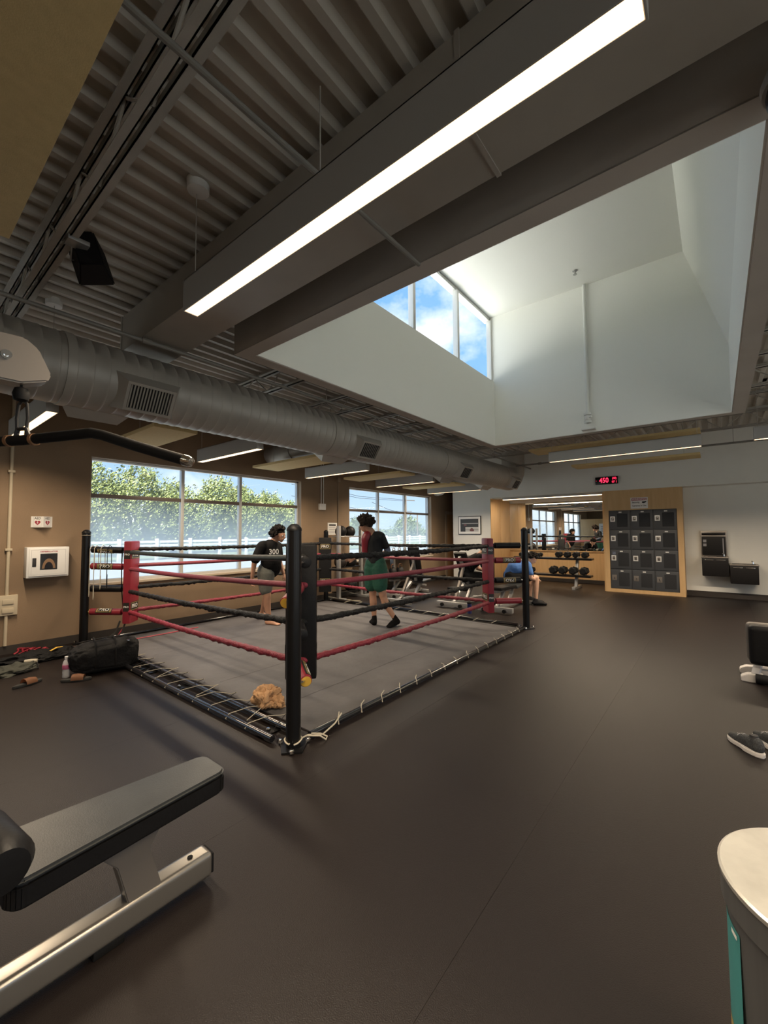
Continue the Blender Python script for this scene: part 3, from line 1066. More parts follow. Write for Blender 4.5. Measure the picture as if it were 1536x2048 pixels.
# defibrillator sign: a folded wedge
sg = thing('defibrillator_sign', 'white folded sign with red hearts above the defibrillator cabinet', 'sign', (XL, 1.46, 1.6))
b = B()
b.prism([(XL, 1.35), (XL + 0.09, 1.46), (XL, 1.575)], 1.60, 1.745, 'z')
obj('sign_body', b, 'sign_white', sg, smooth=False)
def sign_face(pa, pb, wd):
    pa, pb = Vector(pa), Vector(pb)
    rgt = (pb - pa).normalized()
    nrm = rgt.cross(Vector((0, 0, 1)))
    c = (pa + pb) / 2 + nrm * 0.0015
    lettering('lettering', 'AED', 0.040, c + Vector((0, 0, 0.045)), rgt, (0, 0, 1), 'ink_black', sg)
    b = B()
    pts = []
    for i in range(25):
        a = 2 * PI * i / 24
        x = 16 * math.sin(a) ** 3 / 16 * 0.034
        z = (13 * math.cos(a) - 5 * math.cos(2 * a) - 2 * math.cos(3 * a) - math.cos(4 * a)) / 16 * 0.034
        pts.append(c + rgt * x + Vector((0, 0, z - 0.012)))
    b.bm.faces.new([b.bm.verts.new(p) for p in pts[:-1]])
    obj('heart', b, 'sign_red', sg, smooth=False, fix=False)
    b = B()
    q = c + nrm * 0.001 + Vector((0, 0, -0.012))
    b.bm.faces.new([b.bm.verts.new(q + rgt * u + Vector((0, 0, v))) for u, v in ((0.004, 0.020), (-0.010, -0.004), (0.0, -0.004), (-0.004, -0.022), (0.010, 0.004), (0.0, 0.004))])
    obj('bolt_mark', b, 'sign_white', sg, smooth=False, fix=False)
    b = B()
    for u0, u1, v0, v1 in ((-wd, wd, 0.066, 0.068), (-wd, wd, -0.064, -0.062), (-wd, -wd + 0.002, -0.064, 0.068), (wd - 0.002, wd, -0.064, 0.068), (-wd * 0.8, wd * 0.8, -0.056, -0.053)):
        b.bm.faces.new([b.bm.verts.new(c + rgt * u + Vector((0, 0, v))) for u, v in ((u0, v0), (u1, v0), (u1, v1), (u0, v1))])
    obj('border_line', b, 'ink_grey', sg, smooth=False, fix=False)
for o in ():
    pass
sign_face((XL + 0.012, 1.365, 1.6725), (XL + 0.084, 1.455, 1.6725), 0.05)
sign_face((XL + 0.084, 1.465, 1.6725), (XL + 0.012, 1.56, 1.6725), 0.05)

# thermostat, conduit and notice on the pier between the windows
th = thing('wall_device', 'small white box with conduit high on the wall between the windows', 'wall box', (XL, 6.5, 2.05))
b = B()
b.box(XL, XL + 0.06, 6.40, 6.58, 2.03, 2.17, 0.006)
obj('box', b, 'white_plastic', th)
for y in (6.46, 6.53):
    b = B()
    b.tube((XL + 0.03, y, 2.17), (XL + 0.03, y, 3.6), 0.011)
    obj('conduit_run', b, 'white_plastic', th)
c2 = thing('thin_conduit', 'thin tan conduit down the wall between the windows', 'conduit', (XL, 7.02, 0.2))
b = B()
b.tube((XL + 0.015, 7.02, 0.2), (XL + 0.015, 7.02, 2.75), 0.010)
obj('conduit_run', b, 'jamb', c2)
b = B()
b.box(XL, XL + 0.05, 6.97, 7.07, 2.72, 2.82, 0.005)
obj('junction_box', b, 'jamb', c2)
nb = thing('wall_notice', 'white paper notice with a black heading behind the ball rack', 'sign', (XL, 6.84, 1.5))
b = B()
b.box(XL, XL + 0.006, 6.69, 6.99, 1.46, 1.74)
obj('sheet', b, 'sign_white', nb, smooth=False)
b = B()
b.box(XL + 0.006, XL + 0.0068, 6.73, 6.95, 1.67, 1.705)
obj('heading', b, 'ink_black', nb, smooth=False)
for z in (1.62, 1.58, 1.54, 1.50):
    b = B()
    b.box(XL + 0.006, XL + 0.0068, 6.73, 6.94, z, z + 0.012)
    obj('text_line', b, 'ink_grey', nb, smooth=False)

# ================================================================== BACK WALL EQUIPMENT
# lockers, three columns of four
LX0, LX1, LZ0, LZ1 = -2.13, -0.72, 0.085, 2.02
lk = thing('locker_bank', 'dark grey bank of twelve small lockers set in the wood surround', 'locker', ((LX0 + LX1) / 2, YB, LZ0))
b = B()
b.box(LX0, LX1, YB + 0.02, YB + 0.42, LZ0, LZ1)
obj('cabinet_body', b, 'locker_grey', lk, smooth=False)
cwid = (LX1 - LX0) / 3
chei = (LZ1 - LZ0) / 4
for c in range(3):
    for r in range(4):
        x0 = LX0 + c * cwid + 0.012
        x1 = LX0 + (c + 1) * cwid - 0.012
        z0 = LZ0 + r * chei + 0.010
        z1 = LZ0 + (r + 1) * chei - 0.010
        b = B()
        b.box(x0, x1, YB + 0.0, YB + 0.022, z0, z1, 0.004)
        d = obj('door', b, 'locker_grey', lk)
        b = B()
        b.box(x0 + 0.17, x1 - 0.045, YB - 0.003, YB + 0.0, z0 + 0.06, z1 - 0.075, 0.002)
        obj('mesh_window', b, 'locker_mesh', d)
        b = B()
        hx, hz = x0 + 0.075, (z0 + z1) / 2 + 0.03
        b.box(hx - 0.052, hx + 0.052, YB - 0.008, YB, hz - 0.065, hz + 0.065, 0.003)
        h = obj('handle_plate', b, 'handle_silver' if r else 'machine_grey', d)
        b = B()
        b.box(hx - 0.030, hx + 0.030, YB - 0.010, YB - 0.0075, hz - 0.040, hz + 0.040)
        obj('handle_recess', b, 'machine_grey', d, smooth=False)
        b = B()
        b.box(hx - 0.012, hx + 0.02, YB - 0.018, YB - 0.009, hz - 0.03, hz + 0.02, 0.003)
        obj('latch', b, 'chrome', d)
        b = B()
        nx = (x0 + x1) / 2 + 0.02
        b.box(nx - 0.032, nx + 0.032, YB - 0.004, YB, z1 - 0.052, z1 - 0.024, 0.002)
        obj('number_plate', b, 'white_plastic', d)
        if c == 0 and r == 1:
            b = B()
            b.box(hx - 0.03, hx + 0.04, YB - 0.003, YB, hz + 0.085, hz + 0.155)
            obj('sticker', b, 'rash_blue', d, smooth=False)

# warning sign
ws = thing('warning_sign', 'white and red security camera warning sign above the lockers', 'sign', (-1.46, YB - 0.01, 2.05))
b = B()
b.box(-1.64, -1.28, YB - 0.017, YB - 0.011, 2.05, 2.32, 0.004)
obj('sign_plate', b, 'sign_white', ws)
b = B()
b.box(-1.62, -1.30, YB - 0.0185, YB - 0.017, 2.245, 2.305)
obj('red_band', b, 'sign_red', ws, smooth=False)
lettering('lettering', 'WARNING', 0.060, (-1.46, YB - 0.0195, 2.275), (1, 0, 0), (0, 0, 1), 'sign_white', ws, sx=1.05)
lettering('lettering', 'Security', 0.055, (-1.53, YB - 0.0185, 2.20), (1, 0, 0), (0, 0, 1), 'ink_black', ws, sx=0.9)
lettering('lettering', 'Cameras in Use', 0.055, (-1.46, YB - 0.0185, 2.12), (1, 0, 0), (0, 0, 1), 'ink_black', ws, sx=0.83)
b = B()
b.prism([(-1.40, 2.185), (-1.36, 2.175), (-1.31, 2.20), (-1.31, 2.225), (-1.40, 2.215)], YB - 0.0185, YB - 0.0178, 'y')
obj('camera_pictogram', b, 'ink_black', ws, smooth=False)

# clock
ck = thing('digital_clock', 'black digital wall clock with glowing red digits above the mirror', 'clock', (-2.14, YB, 2.69))
b = B()
b.box(-2.40, -1.89, YB - 0.06, YB, 2.69, 2.88, 0.006)
obj('case', b, 'screen_black', ck)
lettering('digits', '450', 0.175, (-2.20, YB - 0.062, 2.785), (1, 0, 0), (0, 0, 1), 'led_red', ck, sx=0.82)
lettering('date_digits', '07 1', 0.075, (-1.965, YB - 0.062, 2.74), (1, 0, 0), (0, 0, 1), 'led_red', ck, sx=0.85)
lettering('date_digits', '(40)', 0.075, (-1.965, YB - 0.062, 2.83), (1, 0, 0), (0, 0, 1), 'led_red', ck, sx=0.8)
b = B()
b.box(-2.385, -2.365, YB - 0.0625, YB - 0.061, 2.785, 2.79)
obj('minus_mark', b, 'led_red', ck, smooth=False)

# framed photograph
pf = thing('framed_photo', 'framed boxing photograph with a white mat on the white wall', 'picture', (-5.98, YB, 1.44))
def flat(name, x0, x1, z0, z1, m, y, p):
    b = B()
    b.box(x0, x1, y, y + 0.0015, z0, z1)
    obj(name, b, m, p, smooth=False)
b = B()
b.box(-6.37, -5.60, YB - 0.03, YB, 1.43, 2.0, 0.004)
obj('frame', b, 'ink_black', pf)
flat('mat_board', -6.35, -5.62, 1.45, 1.98, 'sign_white', YB - 0.032, pf)
flat('print', -6.29, -5.68, 1.52, 1.91, 'photo_dark', YB - 0.0335, pf)
flat('ring_floor', -6.12, -5.68, 1.52, 1.66, 'photo_light', YB - 0.035, pf)
flat('ring_rope', -6.24, -5.69, 1.765, 1.78, 'photo_light', YB - 0.035, pf)
flat('spectator', -6.17, -6.08, 1.70, 1.75, 'photo_mid', YB - 0.036, pf)
flat('rope_shadow', -6.12, -5.68, 1.575, 1.585, 'photo_dark', YB - 0.036, pf)
b = B()
b.prism([(-5.98, 1.57), (-5.93, 1.62), (-5.90, 1.64), (-5.85, 1.60), (-5.82, 1.57), (-5.84, 1.53), (-5.95, 1.53)], YB - 0.0385, YB - 0.037, 'y')
obj('fighter', b, 'photo_mid', pf, smooth=False)

# drinking fountains
RY = YB + 0.36
def fountain(x0, x1, zt, zb, label, back, grp=None):
    t = thing('drinking_fountain', label, 'fountain', ((x0 + x1) / 2, RY, zb))
    f = RY - 0.42
    b = B()
    b.prism([(RY, zb), (RY, zt - 0.02), (f + 0.02, zt - 0.02), (f, zt - 0.09), (f + 0.06, zb)], x0, x1, 'x', 0.006)
    obj('cabinet', b, 'fountain_black', t)
    b = B()
    b.box(x0 - 0.01, x1 + 0.01, f, RY, zt - 0.03, zt, 0.008)
    obj('basin_top', b, 'fountain_steel', t)
    b = B()
    b.box(x0 + 0.04, x1 - 0.04, f + 0.06, RY - 0.08, zt - 0.001, zt + 0.003)
    obj('basin_bowl', b, 'fountain_black', t)
    for u in (0.28, 0.72):
        xm = x0 + (x1 - x0) * u
        b = B()
        b.box(xm - 0.075, xm + 0.075, f - 0.004, f + 0.012, zt - 0.078, zt - 0.062, 0.003)
        obj('push_bar', b, 'chrome', t)
    b = B()
    b.path([(x1 - 0.07, RY - 0.12, zt), (x1 - 0.07, RY - 0.12, zt + 0.05), (x1 - 0.09, RY - 0.16, zt + 0.06)], 0.014, 8)
    obj('spout', b, 'chrome', t)
    if back:
        b = B()
        b.box(x0 - 0.01, x1 - 0.01, RY - 0.09, RY, zt, 1.50, 0.008)
        bk = obj('bottle_filler', b, 'fountain_steel', t)
        b = B()
        b.box(x0 + 0.01, x1 - 0.03, RY - 0.094, RY - 0.088, zt + 0.02, zt + 0.44, 0.01)
        obj('filler_alcove', b, 'fountain_black', bk)
        b = B()
        b.box(x0 + 0.01, x1 - 0.03, RY - 0.096, RY - 0.088, 1.405, 1.46, 0.012)
        obj('control_panel', b, 'screen_black', bk)
        b = B()
        b.box(x1 - 0.085, x1 - 0.065, RY - 0.10, RY - 0.094, zt + 0.04, zt + 0.40)
        obj('reflector_strip', b, 'ink_grey', bk)
        for k2 in (0.22, 0.31):
            b = B()
            b.box(x0 + 0.03, x0 + 0.09, RY - 0.097, RY - 0.094, zt + k2, zt + k2 + 0.06)
            obj('label_plate', b, 'ink_grey', bk)
fountain(-0.30, 0.16, 0.93, 0.50, 'taller drinking fountain with a bottle filler panel', True)
fountain(0.18, 0.64, 0.78, 0.36, 'lower drinking fountain without a bottle filler', False)

# dumbbell rack in front of the mirror
rk = thing('dumbbell_rack', 'two tier black dumbbell rack with grey legs below the mirror', 'rack', (-3.55, 11.8, 0))
for z, yy in ((0.80, 11.86), (0.37, 11.70)):
    b = B()
    b.box(-4.62, -2.56, yy - 0.15, yy + 0.15, z - 0.055, z - 0.002, 0.010)
    obj('shelf', b, 'black_paint', rk)
for x in (-4.28, -2.95):
    b = B()
    b.bar((x, 11.72, 0.04), (x, 12.0, 0.95), 0.07, 0.10, 0.006, up=(0, 1, 0))
    obj('leg', b, 'silver_dull', rk)
    b = B()
    b.box(x - 0.04, x + 0.04, 11.45, 12.15, 0.0, 0.07, 0.008)
    obj('foot', b, 'silver_dull', rk)
def dumbbell(x, y, z, L, r, label):
    t = thing('dumbbell', label, 'dumbbell', (x, y, z), 'dumbbells on the rack')
    a = r
    for s in (-1, 1):
        b = B()
        h = L * 0.30
        y0 = y + s * (L / 2 - h)
        b.lathe([(a * 0.72, 0), (a, h * 0.22), (a, h * 0.78), (a * 0.72, h)], (x, y0, z + r), 6, (0, s, 0))
        obj('head', b, 'rubber_black', t, ang=20)
    b = B()
    b.tube((x, y - L / 2 + 0.02, z + r), (x, y + L / 2 - 0.02, z + r), 0.016)
    obj('handle', b, 'chrome', t)
ORDS = ('first', 'second', 'third', 'fourth', 'fifth', 'sixth', 'seventh', 'eighth')
for w, x in zip(ORDS, (-4.42, -4.25, -4.08, -3.92, -3.40, -3.18, -2.96, -2.74)):
    dumbbell(x, 11.86, 0.80, 0.27, 0.062 if x < -3.6 else 0.085, 'hex dumbbell on the upper tier under the mirror, %s from the left' % w)
for w, x in zip(ORDS, (-4.35, -4.10, -3.50, -3.26, -3.00, -2.74)):
    dumbbell(x, 11.70, 0.37, 0.30, 0.075 if x < -4 else 0.105, 'large hex dumbbell on the lower tier of the rack, %s from the left' % w)

# things seen only in the mirror: wood partition with a poster behind the camera
pt = thing('wood_partition', 'wood panelled partition seen reflected at the right of the mirror', 'partition', (-5.0, -3.0, 0))
for i in range(3):
    b = B()
    b.box(-7.0 + i * 1.22, -7.0 + i * 1.22 + 1.215, -3.05, -3.0, 0, 2.3, 0.003)
    obj('wood_panel', b, 'wood', pt)
po_ = thing('wall_poster', 'white poster on the wood partition seen reflected in the mirror', 'poster', (-5.5, -2.99, 1.3))
b = B()
b.box(-5.9, -5.3, -2.998, -2.992, 1.25, 2.0)
obj('sheet', b, 'sign_white', po_, smooth=False)
for i in range(5):
    b = B()
    b.box(-5.8, -5.4 - 0.06 * (i % 2), -2.992, -2.9905, 1.35 + i * 0.11, 1.39 + i * 0.11)
    obj('text_line', b, 'ink_grey', po_, smooth=False)
#PART3
# ================================================================== BOXING RING
RX0, RX1, RY0, RY1 = -6.90, -2.38, 1.93, 6.50
TT = 0.40                                  # pad offset along each axis
RZ = (1.29, 1.06, 0.75, 0.43)
ring_ = thing('boxing_ring', 'floor boxing ring with black and red ropes, black posts and dark canvas', 'boxing ring', ((RX0 + RX1) / 2, (RY0 + RY1) / 2, 0))
# canvas with wrinkles
b = B()
nx, ny = 90, 90
cx0, cx1, cy0, cy1 = RX0 + 0.12, RX1 - 0.06, RY0 + 0.22, RY1 - 0.10
def cz(x, y):
    e = min(x - cx0, cx1 - x, y - cy0, cy1 - y)
    k = min(1, max(0, e / 0.08))
    n = noise.noise(Vector((x * 0.9 + y * 1.6, y * 0.5 - x * 0.8, 1.0)))
    n2 = noise.noise(Vector((x * 6 + y * 3.0, y * 1.2 - x * 1.2, 5.0)))
    return 0.010 + k * (0.022 + 0.005 * n + 0.007 * max(0, n2 - 0.1))
vv = [[b.bm.verts.new((cx0 + (cx1 - cx0) * i / nx, cy0 + (cy1 - cy0) * j / ny + (0.012 * noise.noise(Vector((i * 0.2, 3, 0))) if j == 0 else 0), cz(cx0 + (cx1 - cx0) * i / nx, cy0 + (cy1 - cy0) * j / ny))) for j in range(ny + 1)] for i in range(nx + 1)]
for i in range(nx):
    for j in range(ny):
        b.bm.faces.new((vv[i][j], vv[i + 1][j], vv[i + 1][j + 1], vv[i][j + 1]))
ed = [vv[i][0] for i in range(nx + 1)] + [vv[nx][j] for j in range(1, ny + 1)] + [vv[i][ny] for i in range(nx - 1, -1, -1)] + [vv[0][j] for j in range(ny - 1, 0, -1)]
lo_ = [b.bm.verts.new((v.co.x, v.co.y, 0.001)) for v in ed]
for i in range(len(ed)):
    k = (i + 1) % len(ed)
    b.bm.faces.new((ed[i], lo_[i], lo_[k], ed[k]))
obj('canvas', b, 'canvas', ring_)
# canvas seams
for x in (-5.4, -3.9, -2.95):
    b = B()
    pts = [(x, cy0 + 0.1 + (cy1 - cy0 - 0.2) * i / 30, cz(x, cy0 + 0.1 + (cy1 - cy0 - 0.2) * i / 30) + 0.001) for i in range(31)]
    b.path(pts, 0.006, 6, flat=0.35)
    obj('canvas_seam', b, 'canvas', ring_)
# frame tubes
def tube_part(name, a, c, r, m):
    b = B()
    b.tube(a, c, r, n=14)
    return obj(name, b, m, ring_)
fr = 0.024
t_out = tube_part('frame_tube', (RX0 + 0.2, RY0 - 0.06, 0.032), (RX1 - 0.16, RY0 - 0.06, 0.032), fr, 'tube_gloss')
t_in = tube_part('frame_tube', (RX0 + 0.2, RY0 + 0.11, 0.032), (RX1 - 0.10, RY0 + 0.11, 0.032), fr, 'tube_gloss')
tube_part('frame_tube', (RX1 + 0.0, RY0 + 0.15, 0.030), (RX1 + 0.0, RY1 - 0.10, 0.030), fr, 'tube_gloss')
tube_part('frame_tube', (RX0 + 0.2, RY1 + 0.02, 0.030), (RX1 - 0.15, RY1 + 0.02, 0.030), fr, 'tube_gloss')
tube_part('frame_tube', (RX0 + 0.06, RY0 + 0.2, 0.030), (RX0 + 0.06, RY1 - 0.15, 0.030), fr, 'tube_gloss')
# cross ties with bolts between the two near tubes
for x in (RX0 + 1.85, RX0 + 2.05, RX1 - 1.75, RX1 - 0.32):
    b = B()
    b.box(x - 0.05, x + 0.05, RY0 - 0.05, RY0 + 0.10, 0.002, 0.012, 0.003)
    tp = obj('tie_plate', b, 'black_paint', ring_)
    b = B()
    b.lathe([(0.017, 0), (0.017, 0.016), (0.010, 0.024), (0.0, 0.024)], (x, RY0 + 0.02, 0.012), 6)
    obj('bolt', b, 'chrome', tp)
# lacing
k = 0
x = RX0 + 0.55
while x < RX1 - 0.25:
    b = B()
    xe = x + 0.05 + R_.uniform(-0.03, 0.09)
    b.path([(x, RY0 - 0.06, 0.006), (x, RY0 - 0.09, 0.03), (x + 0.004, RY0 - 0.06, 0.06), (x + 0.02, RY0 + 0.11, 0.061), (xe, RY0 + 0.20, 0.045), (xe + 0.01, RY0 + 0.255, 0.040)], 0.0028, 6)
    obj('lacing_cord', b, 'cord', ring_)
    b = B()
    b.path([(xe, RY0 + 0.255, 0.040), (xe + 0.1, RY0 + 0.12, 0.060), (x + 0.245 + R_.uniform(-0.03, 0.03), RY0 - 0.04, 0.060)], 0.0028, 6)
    obj('lacing_cord', b, 'cord' if k % 3 == 0 else 'black_matte', ring_)
    x += 0.27
    k += 1
y = RY0 + 0.42
while y < RY1 - 0.15:
    b = B()
    y2 = y + R_.uniform(0.10, 0.2)
    b.path([(RX1 + 0.03, y, 0.014), (RX1 + 0.012, y + 0.01, 0.054), (RX1 - 0.03, y + 0.06, 0.052), (RX1 - 0.085, y2, 0.040)], 0.0045, 6)
    obj('lacing_cord', b, 'cord', ring_)
    y += 0.27
x = RX0 + 0.7
while x < RX1 - 0.2:
    b = B()
    b.path([(x, RY1 - 0.14, 0.035), (x + 0.02, RY1 - 0.02, 0.05), (x + 0.02, RY1 + 0.03, 0.054), (x + 0.02, RY1 + 0.05, 0.02)], 0.004, 6)
    obj('lacing_cord', b, 'cord', ring_)
    x += 0.33

def rope(a, c, m, wrap=1.0, r=0.027, seed=0):
    a, c = Vector(a), Vector(c)
    L = (c - a).length
    n = int(L / 0.028)
    pts, rad = [], []
    for i in range(n + 1):
        f = i / n
        p = a.lerp(c, f)
        p.z -= 0.02 * math.sin(PI * f)
        pts.append(p)
        rad.append(r * (1 + wrap * (0.10 * math.sin(i * 1.9 + seed) + 0.07 * noise.noise(Vector((i * 0.31, seed * 3.1, 0))))))
    b = B()
    vs = b.path(pts, r, 12, True, rad)
    if wrap > 0.3:
        dx = (c - a).normalized()
        for v in vs:
            f = (v.co - a).dot(dx)
            p = a + dx * f
            d = v.co - p
            k = noise.noise(Vector((f * 26 + seed, d.z * 30, d.x * 30 + d.y * 30)))
            k2 = noise.noise(Vector((f * 9 + seed * 2, d.z * 60, 4)))
            v.co += d * (0.40 * wrap * k + 0.22 * wrap * k2)
    return obj('rope', b, m, ring_, ang=80)
CN = {'A': (RX1, RY0, -1, 1), 'B': (RX0, RY0, 1, 1), 'C': (RX1, RY1, -1, -1), 'D': (RX0, RY1, 1, -1)}
def inner(c, z, t=TT):
    x, y, sx, sy = CN[c]
    return Vector((x + sx * t, y + sy * t, z))
for i, (p, q) in enumerate((('A', 'B'), ('A', 'C'), ('B', 'D'), ('C', 'D'))):
    for j, z in enumerate(RZ):
        if j == 0:
            m, w = ('rope_green' if i == 0 else 'rope_black'), (0.2 if i == 0 else 1.0)
        elif j == 1:
            m, w = 'rope_pink', 0.15
        elif j == 2:
            m, w = 'rope_black', 1.0
        else:
            m, w = 'rope_red', 0.8
        rope(inner(p, z, TT - 0.02), inner(q, z + (-0.04 if (q == 'B' and j < 3) else 0), TT - 0.02), m, w, seed=i * 4 + j)

def pro_badge(par, c, axis, up, rad, flip=False, m='badge_black'):
    """black badge with gold bars and white letters round a cylinder"""
    axis, up = Vector(axis).normalized(), Vector(up).normalized()
    if flip:
        axis, up = -axis, -up
    nn = axis.cross(up)
    def strip(name, u0, u1, v0, v1, rr, mm):
        b = B()
        n = 8
        rows = []
        for i in range(n + 1):
            a = (v0 + (v1 - v0) * i / n) / rr
            d = up * math.sin(a) + nn * math.cos(a)
            rows.append([b.bm.verts.new(Vector(c) + axis * u + d * rr) for u in (u0, u1)])
        for i in range(n):
            b.bm.faces.new((rows[i][0], rows[i][1], rows[i + 1][1], rows[i + 1][0]))
        obj(name, b, mm, par, fix=False)
    strip('badge', -0.105, 0.105, -0.05, 0.05, rad + 0.002, m)
    for u in (-0.095, -0.082, 0.076, 0.089):
        strip('badge_bar', u, u + 0.006, -0.038, 0.038, rad + 0.003, 'badge_gold')
    for v in (-0.036, 0.030):
        strip('badge_bar', -0.07, 0.07, v, v + 0.005, rad + 0.003, 'badge_gold')
    lettering('lettering', 'PRO', 0.062, c, axis, up, 'badge_white', par, sx=1.15, cyl=rad + 0.004)
CAMP = Vector((0, 0, 1.5))
for c in 'ABCD':
    x, y, sx, sy = CN[c]
    # post
    b = B()
    b.lathe([(0.0, 0.0), (0.052, 0.0), (0.052, 1.525), (0.0, 1.525)], (x, y, 0.01), 28)
    ps = obj('post', b, 'black_paint', ring_)
    b = B()
    b.lathe([(0.0, 1.56), (0.02, 1.558), (0.038, 1.545), (0.052, 1.528), (0.055, 1.515), (0.055, 1.508), (0.0, 1.508)], (x, y, 0.01), 28)
    obj('post_cap', b, 'black_vinyl', ps)
    b = B()
    b.prism([(x - sx * 0.12, y - sy * 0.02), (x - sx * 0.02, y - sy * 0.12), (x + sx * 0.15, y + sy * 0.0), (x + sx * 0.0, y + sy * 0.15)] if True else [], 0.0015, 0.012, 'z')
    obj('base_plate', b, 'black_paint', ps)
    for dx, dy in ((-0.075, -0.075), (0.11, -0.03), (-0.03, 0.11)):
        b = B()
        b.lathe([(0.018, 0), (0.018, 0.014), (0.011, 0.024), (0.0, 0.024)], (x + sx * dx, y + sy * dy, 0.012), 6)
        obj('bolt', b, 'chrome', ps)
    # pad
    mm = 'red_vinyl' if c in 'BC' else 'black_vinyl'
    ang = math.atan2(sy, sx)
    px, py = x + sx * (TT + 0.03), y + sy * (TT + 0.03)
    b = B()
    b.box(px - 0.05, px + 0.05, py - 0.13, py + 0.13, 0.27, 1.405, 0.018, rot=Matrix.Rotation(ang, 3, 'Z'))
    pd = obj('corner_pad', b, mm, ring_)
    nrm = Vector((math.cos(ang), math.sin(ang), 0))
    tng = Vector((0, 0, 1)).cross(nrm)
    for z in (1.22, 0.50):
        f = Vector((px, py, z)) + nrm * 0.0515
        b = B()
        for u0, u1, v0, v1, mat_, d in ((-0.115, 0.115, -0.06, 0.06, 'badge_black', 0),):
            b.bm.faces.new([b.bm.verts.new(f + tng * u + Vector((0, 0, v))) for u, v in ((u0, v0), (u1, v0), (u1, v1), (u0, v1))])
        bd = obj('badge', b, 'badge_black', pd, smooth=False)
        b = B()
        g = f + nrm * 0.001
        for u0, u1, v0, v1 in ((-0.105, 0.105, 0.046, 0.051), (-0.105, 0.105, -0.051, -0.046), (-0.105, -0.1, -0.051, 0.051), (0.1, 0.105, -0.051, 0.051)):
            b.bm.faces.new([b.bm.verts.new(g + tng * u + Vector((0, 0, v))) for u, v in ((u0, v0), (u1, v0), (u1, v1), (u0, v1))])
        obj('badge_bar', b, 'badge_gold', pd, smooth=False)
        lettering('lettering', 'PRO', 0.075, g, tng, (0, 0, 1), 'badge_white', pd, sx=1.1)
        # wrap-round badge on the pad side that faces the hall
        for s in (1, -1):
            f2 = Vector((px, py, z)) + tng * (0.1315 * s)
            ax = nrm * -s
            b = B()
            b.bm.faces.new([b.bm.verts.new(f2 + ax * u + Vector((0, 0, v))) for u, v in ((-0.04, -0.06), (0.04, -0.06), (0.04, 0.06), (-0.04, 0.06))])
            obj('side_badge', b, 'badge_black', pd, smooth=False)
            lettering('lettering', 'PRO', 0.035, f2 + tng * (0.001 * s), ax, (0, 0, 1), 'badge_white', pd)
    # turnbuckles in round covers
    for j, z in enumerate(RZ):
        a = Vector((x + sx * 0.035, y + sy * 0.035, z))
        e = Vector((x + sx * 0.350, y + sy * 0.350, z - (0.015 if c == 'B' else 0)))
        if c == 'A':
            a = Vector(((x - 0.02, y + 0.13, z - 0.01), (x - 0.14, y + 0.02, z - 0.09), (x - 0.04, y + 0.11, z - 0.01), (x - 0.015, y + 0.135, z - 0.035))[j])
            e = Vector((x - 0.29, y + 0.29, z + (0.03 if j == 3 else 0.0)))
        mid = (a + e) / 2
        red = j in (1, 3)
        b = B()
        rr = 0.046
        ax = (e - a).normalized()
        Lc = (e - a).length
        b.lathe([(0.0, 0.03), (rr * 0.7, 0.03), (rr, 0.036), (rr, Lc - 0.006), (rr * 0.7, Lc), (0.0, Lc)], a, 20, ax)
        tb = obj('turnbuckle_cover', b, 'red_vinyl' if red else 'black_vinyl', ring_)
        if red:
            b = B()
            b.lathe([(0.0, 0.028), (rr * 0.86, 0.028), (rr * 0.86, 0.031), (0.0, 0.031)], a, 20, ax)
            obj('foam_end', b, 'foam_yellow', tb)
        b = B()
        b.tube(Vector((x, y, z)), a + ax * 0.05, 0.012)
        obj('turnbuckle', b, 'chrome', tb)
        b = B()
        b.sphere(inner(c, z, TT - 0.03), 0.036, 2, (1, 1, 1.0))
        obj('rope_knot', b, 'rope_red' if red else 'rope_black', tb)
        # badge facing the camera side
        view = (CAMP - mid)
        view -= ax * view.dot(ax)
        view.normalize()
        if c == 'B' and j in (0, 3):
            view = (view + Vector((0, 0, 0.9 if j == 3 else -0.8))).normalized()
        up = view.cross(ax)
        rgt = ax if ax.dot(_r) > 0 else -ax
        up = view.cross(rgt)
        if c in 'BC' and not (c == 'C' and j in (0, 3)) and not (c == 'B' and j == 2):
            pro_badge(tb, mid, rgt, up, rr, flip=(c == 'C' and j == 2) or (c == 'B' and j == 0))
        if c == 'A' and j in (0, 3):
            sd = Vector((0, 1, 0)) * 0.6 + Vector((1, 0, 0)) * 0.6 + Vector((0, 0, 0.4))
            sd -= ax * sd.dot(ax)
            sd.normalize()
            pro_badge(tb, mid, ax, sd.cross(ax), rr, m='badge_black')
# spacer cord between the ropes of the two red corners
for c, t in (('B', 0.34), ('C', 0.36)):
    b = B()
    b.path([inner(c, RZ[0], t), inner(c, RZ[1], t) + Vector((0.01, -0.01, 0)), inner(c, RZ[2], t + 0.0), inner(c, RZ[3], t + 0.02)], 0.007, 6)
    obj('spacer_cord', b, 'black_matte', ring_)
# cord tied round the near post
b = B()
x, y = RX1, RY0
loop = [(x + 0.060 * math.cos(a), y + 0.060 * math.sin(a), 0.05 + 0.008 * math.sin(a * 2)) for a in [2 * PI * i / 20 for i in range(-2, 17)]]
b.path(loop + [(x + 0.02, y + 0.12, 0.045), (x + 0.06, y + 0.22, 0.02), (x + 0.05, y + 0.36, 0.05), (x - 0.02, y + 0.5, 0.06)], 0.006, 6)
obj('tie_cord', b, 'cord', ring_)
b = B()
b.path([(x + 0.03, y + 0.10, 0.05), (x + 0.09, y + 0.17, 0.04), (x + 0.12, y + 0.20, 0.012), (x + 0.09, y + 0.24, 0.010), (x + 0.05, y + 0.21, 0.03), (x + 0.03, y + 0.14, 0.05)], 0.006, 6)
obj('tie_cord', b, 'cord', ring_)

